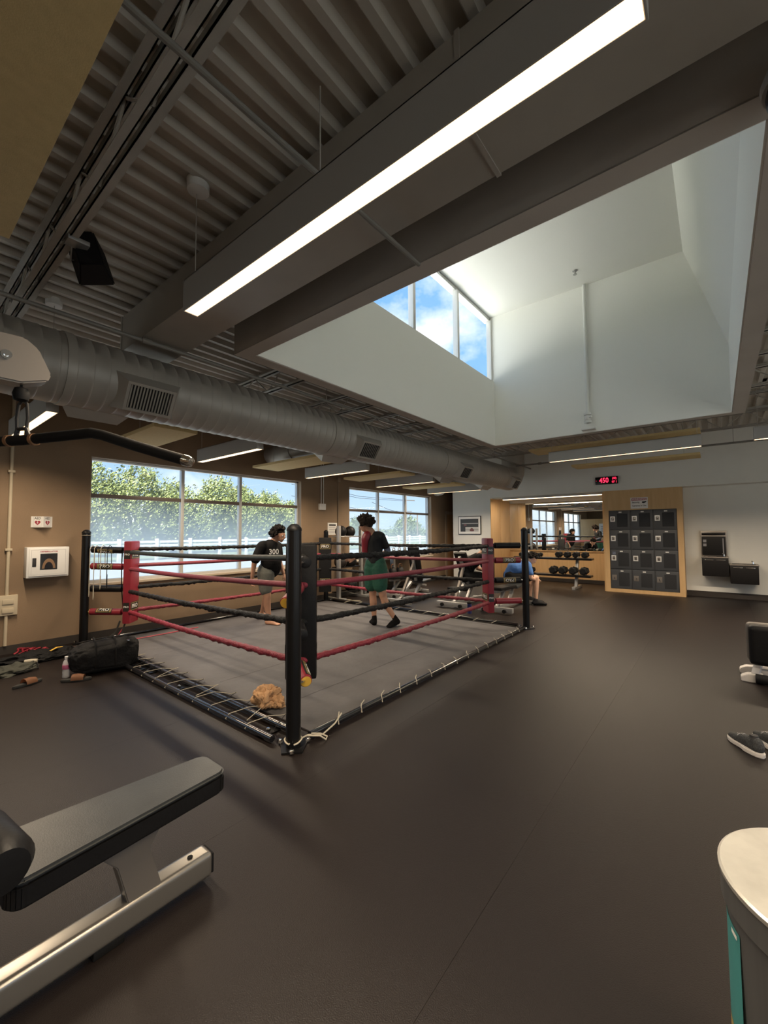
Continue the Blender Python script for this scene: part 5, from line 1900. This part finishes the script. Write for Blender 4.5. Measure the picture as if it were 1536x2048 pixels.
# pair of sneakers
def sneaker(x, y, rz, label):
    t = thing('sneaker', label, 'shoe', (0, 0, 0), 'pair of sneakers by the right edge')
    def sole(z0, z1, sc, m, nm):
        b = B()
        pl_ = []
        for i in range(28):
            a = 2 * PI * i / 28
            w = 0.047 - 0.010 * math.cos(a) if math.cos(a) < 0 else 0.037 + 0.012 * math.sin(a * 2) ** 2
            pl_.append((0.145 * math.cos(a) * sc, w * math.sin(a) * sc))
        b.prism(pl_, z0, z1, 'z', 0.006)
        return obj(nm, b, m, t)
    sole(0.0, 0.032, 1.0, 'shoe_white', 'sole')
    up_ = [(Vector((-0.10, 0, 0.055)), 0.036, Vector((0.06, 0, 0.042)), 0.034), (Vector((0.05, 0, 0.040)), 0.036, Vector((0.11, 0, 0.034)), 0.024), (Vector((-0.10, 0, 0.055)), 0.038, Vector((-0.095, 0, 0.085)), 0.034), (Vector((-0.05, 0, 0.07)), 0.036, Vector((0.01, 0, 0.06)), 0.034)]
    blob('upper', up_, 'shoe_knit', t, voxel=0.006, smooth=3)
    b = B()
    b.lathe([(0.0, 0.0), (0.026, 0.0), (0.022, 0.012), (0.0, 0.010)], (-0.075, 0, 0.112), 16)
    obj('opening', b, 'ink_black', t)
    for i in range(4):
        b = B()
        xx = 0.0 + 0.018 * i
        b.path([(xx, -0.022, 0.083 - 0.007 * i), (xx + 0.004, 0, 0.097 - 0.008 * i), (xx, 0.022, 0.083 - 0.007 * i)], 0.004, 6)
        obj('lace', b, 'shoe_white' if i % 2 else 'ink_grey', t)
    t.location = (x, y, 0)
    t.rotation_euler = (0, 0, rz)
sneaker(0.095, 3.85, math.radians(128), 'black and white sneaker on the floor at the right, toe outward')
sneaker(0.225, 3.98, math.radians(122), 'second sneaker cut off by the right picture edge')

# dark fixture hung at the top right edge
dk = thing('hanging_speaker', 'dark rounded fixture with pale collar at the upper right picture edge', 'speaker', (0.30, 2.30, 3.29))
cc = Vector((0.345, 2.20, 3.22))
b = B()
b.sphere(cc, 0.135, 3, (1, 1, 0.85))
obj('shell', b, 'black_vinyl', dk)
b = B()
b.lathe([(0.145, 0.02), (0.15, 0.05), (0.12, 0.12), (0.03, 0.15), (0.03, 0.49), (0.0, 0.49)], cc, 28)
obj('collar', b, 'housing', dk)

# ================================================================== ON THE FLOOR
# towel
tw = thing('towel', 'crumpled tan towel lying on the near edge of the ring canvas', 'towel', (-3.06, 2.2, 0.035))
b = B()
g = b.sphere((0, 0, 0), 1.0, 5)
for v in b.bm.verts:
    d = v.co.normalized()
    f = 1 + 0.45 * noise.noise(d * 1.7 + Vector((3, 1, 2))) - 0.55 * max(0, 0.35 - abs(noise.noise(d * 2.4 + Vector((7, 7, 7))) * 2.2)) + 0.05 * noise.noise(d * 7)
    v.co = Vector((d.x * 0.115 * f, d.y * 0.10 * f, max(d.z * 0.125 * f, -0.05) + 0.05))
b.rotz(0.6)
bmesh.ops.translate(b.bm, verts=b.bm.verts[:], vec=(-3.06, 2.20, 0.036))
obj('folded_cloth', b, 'towel', tw, ang=70)
b = B()
g = b.sphere((0, 0, 0), 1.0, 4)
for v in b.bm.verts:
    d = v.co.normalized()
    f = 1 + 0.4 * noise.noise(d * 2.6 + Vector((9, 1, 2))) + 0.2 * noise.noise(d * 6)
    v.co = Vector((d.x * 0.075 * f, d.y * 0.05 * f, max(d.z * 0.06 * f, -0.03) + 0.03))
bmesh.ops.translate(b.bm, verts=b.bm.verts[:], vec=(-2.97, 2.235, 0.036))
obj('towel_corner', b, 'towel', tw, ang=70)

# duffel bag
bg_ = thing('duffel_bag', 'black duffel bag slumped on the floor at the left ring corner', 'bag', (-5.35, 1.72, 0))
b = B()
g = b.sphere((0, 0, 0), 1.0, 5)
AX = Vector((0.10, 0.62, 0)).normalized()
SD = Vector((AX.y, -AX.x, 0))
for v in b.bm.verts:
    d = v.co.normalized()
    def se(t, p):
        return math.copysign(abs(t) ** p, t)
    u, w, z = se(d.x, 0.55), se(d.y, 0.7), se(d.z, 0.6)
    f = 1 + 0.09 * noise.noise(d * 2.2 + Vector((1, 4, 2))) + 0.05 * noise.noise(d * 6)
    z = z * 0.165 * f * (1.0 + 0.18 * u) + 0.165
    v.co = Vector((-5.36, 1.70, 0)) + AX * (u * 0.33 * f) + SD * (w * 0.17 * f) + Vector((0, 0, max(z, 0.004)))
obj('bag_body', b, 'bag_black', bg_, ang=80)
for o_ in (-0.10, 0.08):
    b = B()
    c0 = Vector((-5.36, 1.70, 0)) + AX * o_
    b.path([c0 + SD * 0.165 + Vector((0, 0, 0.08)), c0 + SD * 0.17 + Vector((0, 0, 0.22)), c0 + SD * 0.10 + Vector((0, 0, 0.345)), c0 - SD * 0.05 + Vector((0, 0, 0.355))], 0.016, 8, flat=0.4)
    obj('strap', b, 'black_matte', bg_)
b = B()
b.path([Vector((-5.36, 1.70, 0.345)) + AX * (-0.25 + 0.5 * i / 10) + Vector((0, 0, 0.012 - 0.02 * abs(i - 5) / 5)) for i in range(11)], 0.006, 6)
obj('zipper', b, 'black_paint', bg_)
b = B()
b.box(-5.20, -5.16, 1.86, 1.88, 0.315, 0.325, 0.003)
obj('buckle', b, 'chrome', bg_)

# water bottle
wb = thing('water_bottle', 'clear plastic water bottle with white cap beside the duffel bag', 'bottle', (-5.40, 1.365, 0))
b = B()
b.lathe([(0.0, 0.0), (0.028, 0.0), (0.033, 0.01), (0.031, 0.04), (0.033, 0.06), (0.031, 0.09), (0.033, 0.11), (0.033, 0.14), (0.026, 0.17), (0.013, 0.19), (0.013, 0.20), (0.0, 0.20)], (-5.40, 1.365, 0), 20)
obj('bottle_body', b, 'bottle_clear', wb)
b = B()
b.lathe([(0.0336, 0.09), (0.0342, 0.092), (0.0342, 0.132), (0.0336, 0.134)], (-5.40, 1.365, 0), 20)
obj('label', b, 'bottle_label', wb)
b = B()
b.lathe([(0.0, 0.198), (0.0155, 0.198), (0.0155, 0.218), (0.0, 0.22)], (-5.40, 1.365, 0), 16)
obj('cap', b, 'cap_white', wb)

# sandals
def sandal(x, y, rz, label, tilt=0.0):
    t = thing('sandal', label, 'sandal', (0, 0, 0), 'pair of brown sandals')
    b = B()
    pl_ = []
    for i in range(26):
        a = 2 * PI * i / 26
        w = 0.040 + 0.012 * math.cos(a)
        pl_.append((0.135 * math.cos(a), w * math.sin(a)))
    b.prism(pl_, 0.0, 0.026, 'z', 0.005)
    obj('sole', b, 'band_dark', t)
    b = B()
    n = 10
    rows = []
    for i in range(n + 1):
        a = PI * i / n
        yy, zz = 0.050 * math.cos(a), 0.018 + 0.052 * math.sin(a)
        rows.append([b.bm.verts.new((xx, yy * s_, zz * s_ + 0.0)) for xx, s_ in ((-0.035, 1.0), (0.02, 1.0), (0.07, 0.85))])
    for i in range(n):
        for k in range(2):
            b.bm.faces.new((rows[i][k], rows[i + 1][k], rows[i + 1][k + 1], rows[i][k + 1]))
    bmesh.ops.solidify(b.bm, geom=b.bm.faces[:], thickness=0.006)
    obj('strap', b, 'sandal_tan', t)
    t.location = (x, y, 0.001)
    t.rotation_euler = (0, 0, rz)
sandal(-5.44, 1.06, math.radians(112), 'brown strapped sandal lying alone on the floor at the left')
sandal(-5.19, 1.40, math.radians(60), 'brown strapped sandal in front of the duffel bag')

# bands, ropes and clothing along the wall
rb_ = thing('resistance_band', 'red resistance band trailing along the wall to the left corner pad', 'exercise band', (-6.7, 1.5, 0))
b = B()
b.path([(-6.86, 1.24, 0.015), (-6.80, 1.34, 0.07), (-6.74, 1.38, 0.05), (-6.72, 1.45, 0.02), (-6.70, 1.7, 0.012), (-6.62, 2.0, 0.012), (-6.50, 2.18, 0.05), (-6.47, 2.28, 0.22), (-6.45, 2.30, 0.30)], 0.020, 8, flat=0.4)
b.path([(-6.50, 2.18, 0.05), (-6.42, 2.40, 0.035), (-6.38, 2.9, 0.04), (-6.40, 3.3, 0.04)], 0.016, 8, flat=0.5)
obj('band_strap', b, 'band_red', rb_)
b = B()
for i in range(5):
    b.path([(-6.92 + 0.045 * i + 0.03 * math.cos(q), 1.20 + 0.05 * i + 0.12 * q / PI + 0.02 * math.sin(3 * q + i), 0.016 + 0.05 * math.sin(q)) for q in [PI * j / 8 for j in range(9)]], 0.020, 6, flat=0.45)
obj('band_bunch', b, 'band_red', rb_)
bk_ = thing('black_band', 'black looped exercise bands hanging from the left corner pad to the floor', 'exercise band', (-6.55, 2.1, 0))
for k_, (dx, dy) in enumerate(((0, 0), (0.07, 0.05))):
    b = B()
    b.path([(-6.50 + dx, 2.24 + dy, 0.30), (-6.53 + dx, 2.20 + dy, 0.15), (-6.60 + dx, 2.10 + dy, 0.05), (-6.68 + dx, 1.9 + dy, 0.02), (-6.72 + dx, 1.72 + dy, 0.012)], 0.022, 8, flat=0.4)
    obj('band_strap', b, 'band_dark', bk_)
gl = thing('gear_pile', 'dark hooded garment heaped with straps beside the tan wall', 'clothing', (-6.5, 1.3, 0))
def cloth(name, c, sx_, sy_, sz_, m, par, seed, rz=0.0):
    b = B()
    b.sphere((0, 0, 0), 1.0, 5)
    for v in b.bm.verts:
        d = v.co.normalized()
        f = 1 + 0.35 * noise.noise(d * 1.9 + Vector((seed, 1, 2))) + 0.2 * noise.noise(d * 5 + Vector((seed, 0, 0)))
        v.co = Vector((d.x * sx_ * f, d.y * sy_ * f, max(d.z * sz_ * f * (1 + 0.6 * noise.noise(d * 4 + Vector((0, seed, 0)))), -0.3 * sz_) + 0.3 * sz_))
    b.rotz(rz)
    bmesh.ops.translate(b.bm, verts=b.bm.verts[:], vec=(c[0], c[1], c[2]))
    return obj(name, b, m, par, ang=80)
cloth('garment', (-6.52, 1.36, 0.002), 0.16, 0.40, 0.065, 'bag_black', gl, 3.3)
cloth('sleeve', (-6.36, 1.50, 0.002), 0.10, 0.22, 0.06, 'bag_black', gl, 8.1, 0.3)
b = B()
b.path([(-6.40, 1.42, 0.07), (-6.42, 1.52, 0.11), (-6.45, 1.58, 0.10)], 0.016, 8, flat=0.4)
obj('wooden_handle', b, 'foam_yellow', gl)
ol = thing('olive_cloth', 'olive dark cloth spread flat on the floor left of the water bottle', 'clothing', (-6.1, 1.1, 0))
cloth('cloth_sheet', (-6.08, 1.06, 0.002), 0.17, 0.22, 0.05, 'cloth_olive', ol, 5.7, 0.4)
b = B()
b.path([(-6.22, 1.02 + 0.02, 0.02), (-6.0, 0.92, 0.03), (-5.90, 1.08, 0.025), (-5.96, 1.25, 0.02), (-6.15, 1.28, 0.03)], 0.008, 6)
obj('edge_cord', b, 'black_matte', ol)
yt = thing('hand_wrap', 'pale yellow rolled wrap lying between the dark garments', 'hand wrap', (-6.29, 1.25, 0))
b = B()
b.lathe([(0.0, -0.06), (0.022, -0.06), (0.026, 0.0), (0.022, 0.06), (0.0, 0.06)], (-6.28, 1.25, 0.034), 14, (0.5, 0.8, 0))
obj('wrap_roll', b, 'cord', yt)
b = B()
b.path([(-6.31, 1.21, 0.012), (-6.34, 1.17, 0.012), (-6.36, 1.11, 0.010)], 0.018, 8, flat=0.25)
obj('wrap_tail', b, 'cord', yt)

# ================================================================== BALL RACK AND SHELF
br = thing('ball_rack', 'silver upright rack holding medicine balls beside the far window', 'rack', (-6.72, 6.95, 0))
for y in (6.62, 7.36):
    b = B()
    b.box(-6.66, -6.58, y - 0.035, y + 0.035, 0.05, 1.66, 0.008)
    obj('upright', b, 'silver_dull', br)
    b = B()
    b.box(-6.98, -6.40, y - 0.04, y + 0.04, 0.0, 0.06, 0.01)
    obj('foot', b, 'silver_dull', br)
for z in (1.42, 0.72, 0.16):
    b = B()
    for dx in (0.0, -0.2):
        b.tube((-6.66 + dx, 6.655, z), (-6.66 + dx, 7.325, z), 0.012)
    for y in (6.67, 7.31):
        b.tube((-6.60, y, z), (-6.88, y, z), 0.012)
    obj('shelf_rail', b, 'silver_dull' if z > 1 else 'black_paint', br)
def ball(x, y, z, r, label, m='rubber_black'):
    t = thing('medicine_ball', label, 'medicine ball', (x, y, z), 'medicine balls on the rack')
    b = B()
    b.sphere((x, y, z + r), r, 4)
    obj('ball_shell', b, m, t)
    b = B()
    b.path([(x + r * math.cos(a), y, z + r + r * math.sin(a)) for a in [2 * PI * i / 32 for i in range(32)]], 0.003, 6, closed=True)
    obj('ball_seam', b, 'black_paint', t)
ball(-6.76, 6.83, 1.40, 0.135, 'black medicine ball on the top shelf, left of the pair')
ball(-6.76, 7.13, 1.40, 0.130, 'black medicine ball on the top shelf, right of the pair')
ball(-6.76, 6.82, 0.695, 0.150, 'brown-black medicine ball on the middle shelf, left of the pair', 'ball_brown')
ball(-6.76, 7.15, 0.695, 0.145, 'black medicine ball on the middle shelf behind the open hand')
ball(-6.76, 7.16, 0.13, 0.160, 'large black medicine ball on the bottom shelf of the rack')
wcoil = thing('cord_coil', 'loose white cord coiled on the floor behind the far ring corner', 'cord', (-6.3, 6.62, 0))
b = B()
b.path([(-6.75, 6.75, 0.01), (-6.65, 6.62, 0.01), (-6.40, 6.60, 0.012), (-6.20, 6.70, 0.01), (-6.05, 6.76, 0.01), (-6.15, 6.80, 0.02), (-6.32, 6.74, 0.015), (-6.45, 6.80, 0.012), (-6.55, 6.72, 0.02), (-6.38, 6.68, 0.015), (-6.2, 6.64, 0.012)], 0.010, 6)
obj('cord_run', b, 'cord', wcoil)

# kettlebell shelf under the second window
ks = thing('kettlebell_shelf', 'long two level shelf with a silver edge under the second window', 'shelf', (-6.72, 8.6, 0))
for z, m in ((0.90, 'silver_dull'), (0.40, 'black_paint')):
    b = B()
    b.box(-6.97, -6.50, 7.55, 9.95, z - 0.05, z - 0.002, 0.006)
    obj('shelf_board', b, m, ks)
for y in (7.60, 8.75, 9.90):
    b = B()
    b.box(-6.80, -6.68, y - 0.04, y + 0.04, 0.05, 0.85, 0.006)
    obj('leg', b, 'silver_dull', ks)
    b = B()
    b.box(-7.0, -6.45, y - 0.04, y + 0.04, 0.0, 0.05, 0.006)
    obj('foot', b, 'silver_dull', ks)
def kettlebell(x, y, z, r, label, m='iron'):
    t = thing('kettlebell', label, 'kettlebell', (x, y, z), 'kettlebells on the shelf')
    b = B()
    b.lathe([(0.0, 0.0), (r * 0.7, 0.0), (r * 0.98, r * 0.55), (r, r * 0.9), (r * 0.8, r * 1.5), (r * 0.4, r * 1.8), (0.0, r * 1.85)], (x, y, z), 20)
    obj('bell', b, m, t)
    b = B()
    h = r * 1.6
    b.path([(x, y - r * 0.6, z + h * 0.95), (x, y - r * 0.72, z + h + r * 0.55), (x, y - r * 0.4, z + h + r * 0.95), (x, y + r * 0.4, z + h + r * 0.95), (x, y + r * 0.72, z + h + r * 0.55), (x, y + r * 0.6, z + h * 0.95)], r * 0.16, 8)
    obj('handle', b, 'copper' if m == 'iron' and z < 0.6 else 'silver_dull', t)
for w, y in zip(ORDS, (8.55, 8.80, 9.05, 9.30, 9.55, 9.78)):
    kettlebell(-6.74, y, 0.90, 0.075, 'small kettlebell on top of the window shelf, %s from the left' % w)
for w, y in zip(ORDS, (8.05, 8.38, 8.70, 9.02)):
    kettlebell(-6.70, y, 0.40, 0.105, 'larger kettlebell on the lower window shelf, %s from the left' % w)

# ================================================================== BENCHES
def bench(ox, oy, label, back_deg, seat_z=0.45, seat_len=0.5, back_len=0.78, upright=False):
    t = thing('weight_bench', label, 'bench', (0, 0, 0), 'adjustable weight benches')
    # rear cross bar with wheels, front cross bar, spine
    b = B()
    b.box(-0.34, 0.34, -0.03, 0.06, 0.03, 0.12, 0.008)
    obj('rear_foot', b, 'silver_dull', t)
    for s in (-1, 1):
        b = B()
        b.lathe([(0.0, -0.02), (0.035, -0.02), (0.035, 0.02), (0.0, 0.02)], (s * 0.20, -0.045, 0.06), 16, (0, 1, 0))
        obj('wheel', b, 'black_matte', t)
    b = B()
    b.box(-0.22, 0.22, 1.32, 1.39, 0.0, 0.07, 0.008)
    obj('front_foot', b, 'silver_dull', t)
    b = B()
    b.bar((0, 0.02, 0.10), (0, 1.35, 0.06), 0.06, 0.07, 0.006)
    obj('spine', b, 'silver_dull', t)
    hy = 0.78
    b = B()
    b.bar((0, 0.62, 0.08), (0, hy + 0.12, seat_z - 0.07), 0.06, 0.06, 0.006)
    obj('post', b, 'silver_dull', t)
    b = B()
    b.bar((0, 0.10, 0.10), (0, hy - 0.25, seat_z - 0.02), 0.06, 0.05, 0.006)
    obj('strut', b, 'silver_dull', t)
    b = B()
    b.box(-0.14, 0.14, hy, hy + seat_len, seat_z - 0.06, seat_z, 0.02, seg=3, rot=Matrix.Rotation(math.radians(4), 3, 'X'))
    obj('seat_pad', b, 'grey_vinyl', t)
    a = math.radians(back_deg)
    dv = Vector((0, -math.cos(a), math.sin(a)))
    nv = Vector((0, math.sin(a), math.cos(a)))
    p0 = Vector((0, hy - 0.01, seat_z - 0.03))
    b = B()
    b.bar(p0 + dv * 0.02, p0 + dv * back_len, 0.28, 0.06, 0.018, up=nv)
    obj('back_pad', b, 'black_vinyl', t)
    b = B()
    b.bar(p0 - nv * 0.055 + dv * 0.03, p0 - nv * 0.055 + dv * back_len * 0.92, 0.06, 0.05, 0.005, up=nv)
    obj('back_frame', b, 'silver_dull', t)
    if back_deg > 10:
        b = B()
        b.bar(Vector((0, 0.12, 0.10)), p0 - nv * 0.06 + dv * back_len * 0.55, 0.05, 0.05, 0.005)
        obj('back_support', b, 'machine_grey', t)
    t.location = (ox, oy, 0)
    return t
bench(-4.17, 7.33, 'incline bench with raised back behind the person in black', 58)
bench(-3.27, 7.33, 'flat bench with pale pad under the person in blue', 2)
bench(-5.25, 6.95, 'incline bench with upright back in front of the kettlebell shelf', 78)
bench(-5.95, 7.55, 'flat bench nearest the kettlebell shelf behind the green shorts', 3)
ab = thing('ab_roller_frame', 'low black and silver step frame on the floor between two benches', 'gym equipment', (-4.75, 8.6, 0))
b = B()
b.box(-4.98, -4.5, 8.55, 8.80, 0.16, 0.22, 0.012)
obj('deck_top', b, 'black_vinyl', ab)
for x in (-4.94, -4.54):
    b = B()
    b.box(x - 0.03, x + 0.03, 8.58, 8.77, 0.0, 0.16, 0.006)
    obj('leg', b, 'silver_dull', ab)
bb = thing('shaker_bottle', 'dark blue drink bottle on the floor behind the red corner pad', 'bottle', (-3.62, 7.1, 0))
b = B()
b.lathe([(0.0, 0.0), (0.036, 0.0), (0.040, 0.17), (0.042, 0.175), (0.0, 0.175)], (-3.64, 7.05, 0), 18)
obj('bottle_body', b, 'plastic_blue', bb)
b = B()
b.lathe([(0.0, 0.176), (0.043, 0.176), (0.043, 0.205), (0.02, 0.215), (0.0, 0.225)], (-3.64, 7.05, 0), 18)
obj('lid', b, 'black_matte', bb)
# recycling bin by the white wall
bn = thing('waste_bin', 'grey metal waste bin against the white wall below the picture', 'bin', (-5.95, 11.45, 0))
b = B()
b.lathe([(0.0, 0.0), (0.18, 0.0), (0.19, 0.72), (0.0, 0.72)], (-5.95, 11.43, 0), 24)
obj('bin_body', b, 'silver_dull', bn)
b = B()
b.lathe([(0.0, 0.72), (0.195, 0.72), (0.195, 0.76), (0.12, 0.80), (0.0, 0.80)], (-5.95, 11.43, 0), 24)
obj('bin_lid', b, 'fountain_steel', bn)
# ================================================================== OUTSIDE
sbox('ground', -140, 60, -80, 140, -0.5, -0.15, 'asphalt', kind='structure')
sbox('verge', -140, -28.5, -80, 140, -0.149, -0.05, 'grass', kind='structure')
# white rail fence, one thing per bay
fn = thing('rail_fence', 'long white rail fence across the lot outside the windows', 'fence', (-28, 10, -0.15))
y = -12.0
while y < 60:
    b = B()
    b.box(-28.09, -27.91, y - 0.09, y + 0.09, -0.15, 1.22, 0.01)
    obj('fence_post', b, 'fence_white', fn)
    for z in (0.50, 0.78, 1.02):
        b = B()
        b.box(-28.03, -27.97, y + 0.09, y + 2.06, z - 0.075, z + 0.075)
        obj('fence_rail', b, 'fence_white', fn, smooth=False)
    y += 2.15
def tree(x, y, h, w, label, seed, n=420, wisp=0.5, far=False, low=0.0):
    rr = random.Random(seed)
    t = thing('leafy_tree', label, 'tree', (x, y, -0.1), 'trees beyond the white fence')
    b = B()
    for k in range(5):
        a = rr.uniform(0, 6.28)
        q = Vector((x + math.cos(a) * w * 0.35, y + math.sin(a) * w * 0.45, h * rr.uniform(0.55, 0.85)))
        m_ = Vector((x, y, -0.1)).lerp(q, 0.5) + Vector((0, 0, 0.4))
        b.path([(x + 0.1 * math.cos(a), y + 0.1 * math.sin(a), -0.1), m_, q], 0.1, 7, True, [0.13, 0.07, 0.02])
    obj('trunk', b, 'bark', t)
    b = B()
    fv, ff = [], []
    for k in range(int(n * 2.3)):
        while True:
            v = Vector((rr.uniform(-1, 1), rr.uniform(-1, 1), rr.uniform(-1, 1)))
            if 0.25 < v.length < 1:
                break
        zz = low + (h * 1.12 - low) * (0.5 + 0.5 * v.z)
        ww = w * (1.0 - 0.35 * max(0, v.z))
        if v.z < 0:
            v.x, v.y = rr.uniform(-0.8, 0.8), rr.uniform(-1.05, 1.05)
        c = Vector((x + v.x * ww * 0.8, y + v.y * ww, zz * rr.uniform(0.92, 1.0)))
        d = Vector((v.x * 0.5 + rr.gauss(0, .35), v.y * 0.5 + rr.gauss(0, .35), wisp + rr.uniform(0, 0.7))).normalized()
        L = rr.uniform(0.5, 1.1)
        m = 13 if not far else 6
        for i in range(m):
            f = i / m
            p = c + d * L * f + Vector((rr.gauss(0, .10), rr.gauss(0, .10), rr.gauss(0, .08))) * (1.3 - f)
            s = rr.uniform(0.05, 0.13) * (1.9 if far else 1.0)
            a = Vector((rr.gauss(0, 1), rr.gauss(0, 1), rr.gauss(0, 0.6) + 0.4)).normalized()
            e = a.orthogonal().normalized()
            g = a.cross(e)
            k0 = len(fv)
            p = p - ORG[t.name]
            fv += [p + e * s, p + g * s * 0.45, p - e * s, p - g * s * 0.45]
            ff.append((k0, k0 + 1, k0 + 2, k0 + 3))
    b.bm.free()
    me = bpy.data.meshes.new('crown')
    me.from_pydata(fv, [], ff)
    me.materials.append(M['leaf_far' if far else 'leaf'])
    co_ = bpy.data.objects.new('crown', me)
    COL.objects.link(co_)
    co_.parent = t
for i, (x, y, h, w, wsp, lab) in enumerate((
        (-33.5, 9.2, 6.0, 2.6, 0.4, 'dense tall tree at the left edge of the first window'),
        (-33.0, 12.4, 5.9, 2.5, 0.4, 'broad dense tree beside the first mullion of the near window'),
        (-34.0, 15.4, 4.9, 2.3, 0.7, 'lower shrubby tree left of the near window middle pane'),
        (-33.0, 18.6, 5.6, 2.2, 0.9, 'wispy tree in the middle pane of the near window'),
        (-33.5, 21.2, 5.0, 2.0, 1.0, 'wispy tree right of the middle pane of the near window'),
        (-33.0, 23.6, 4.7, 2.0, 1.0, 'spiky topped tree in the right pane behind the walking person'),
        (-33.5, 26.6, 4.0, 1.9, 1.0, 'thin tree at the right edge of the near window'),
        (-34.5, 6.0, 6.3, 2.8, 0.4, 'tall tree just beyond the left edge of the window view'))):
    tree(x, y, h, w, lab, 20 + i, n=430, wisp=wsp)
for i, (x, y, h, w, lab) in enumerate((
        (-33.5, 1.5, 6.0, 2.8, 'leafy tree seen reflected in the left mirrored window'),
        (-34.5, -3.5, 6.2, 2.9, 'leafy tree seen reflected in the mirrored window behind the ring'),
        (-36.0, 74.0, 5.0, 2.8, 'small round tree far off near the utility pole'),
        (-40.0, 80.0, 5.6, 3.2, 'round tree far off at the right of the second window'),
        (-50.0, 70.0, 4.4, 3.2, 'distant low tree left of the utility pole'),
        (-60.0, 66.0, 4.4, 3.2, 'distant low tree behind the curly hair'))):
    tree(x, y, h, w, lab, 60 + i, n=260, wisp=0.4, far=i > 1)
# far hedge line
hl = thing('distant_treeline', 'low hazy treeline on the horizon outside the second window', 'trees', (-75, 60, -0.1), kind='stuff')
b = B()
rr = random.Random(4)
for k in range(7000):
    p = Vector((-85 + rr.uniform(-3, 3), rr.uniform(20, 190), rr.uniform(0, 1) ** 1.3 * (2.6 + 1.2 * noise.noise(Vector((k * 0.0, rr.random() * 0, 0))))))
    s = rr.uniform(0.3, 0.7)
    a = Vector((rr.gauss(0, 1), rr.gauss(0, 1), rr.gauss(0, 1))).normalized()
    e = a.orthogonal().normalized()
    g = a.cross(e)
    b.bm.faces.new([b.bm.verts.new(p + e * s), b.bm.verts.new(p + g * s * 0.6), b.bm.verts.new(p - e * s), b.bm.verts.new(p - g * s * 0.6)])
obj('hedge', b, 'leaf_far', hl, smooth=False, fix=False)
# utility pole with wires
up_ = thing('utility_pole', 'wooden utility pole with crossarm and wires outside the second window', 'pole', (-45, 62.5, -0.15))
b = B()
b.tube((-45, 62.6, -0.15), (-45, 62.6, 8.6), 0.16, 0.12, n=10)
obj('pole_shaft', b, 'pole_wood', up_)
b = B()
b.bar((-45, 61.9, 7.5), (-45, 65.4, 7.6), 0.12, 0.14)
obj('crossarm', b, 'pole_wood', up_)
b = B()
b.bar((-45, 61.6, 5.4), (-45, 64.4, 5.5), 0.10, 0.12)
obj('crossarm', b, 'pole_wood', up_)
for i, (z0, z1) in enumerate(((7.6, 8.6), (7.4, 8.2), (5.4, 6.6), (5.0, 3.9))):
    b = B()
    b.path([(-45, 62.6, z0), (-45, 50, (z0 + z1) / 2 - 0.7), (-45, 36, z1)] if i < 3 else [(-45, 62.6, 5.0), (-44, 56, 5.5), (-43, 50.5, 6.4)], 0.035, 5)
    obj('wire', b, 'ink_black', up_)
up2 = thing('short_pole', 'thin grey pole standing left of the mullion outside the second window', 'pole', (-45, 54, -0.15))
b = B()
b.tube((-45, 54, -0.15), (-45, 54, 4.7), 0.14, n=8)
obj('pole_shaft', b, 'pole_wood', up2)
b = B()
b.box(-45.2, -44.8, 53.85, 54.15, 4.6, 4.8)
obj('pole_top', b, 'pole_wood', up2)
up3 = thing('short_pole', 'thin pale pole rising from the far trees at the right', 'pole', (-45, 66, -0.15))
b = B()
b.tube((-45, 66.3, -0.15), (-45, 66.3, 5.0), 0.12, n=8)
obj('pole_shaft', b, 'pole_wood', up3)
b = B()
b.box(-45.15, -44.85, 66.15, 66.45, 4.95, 5.1)
obj('pole_top', b, 'pole_wood', up3)
if TS.name in bpy.data.scenes:
    bpy.data.scenes.remove(TS)
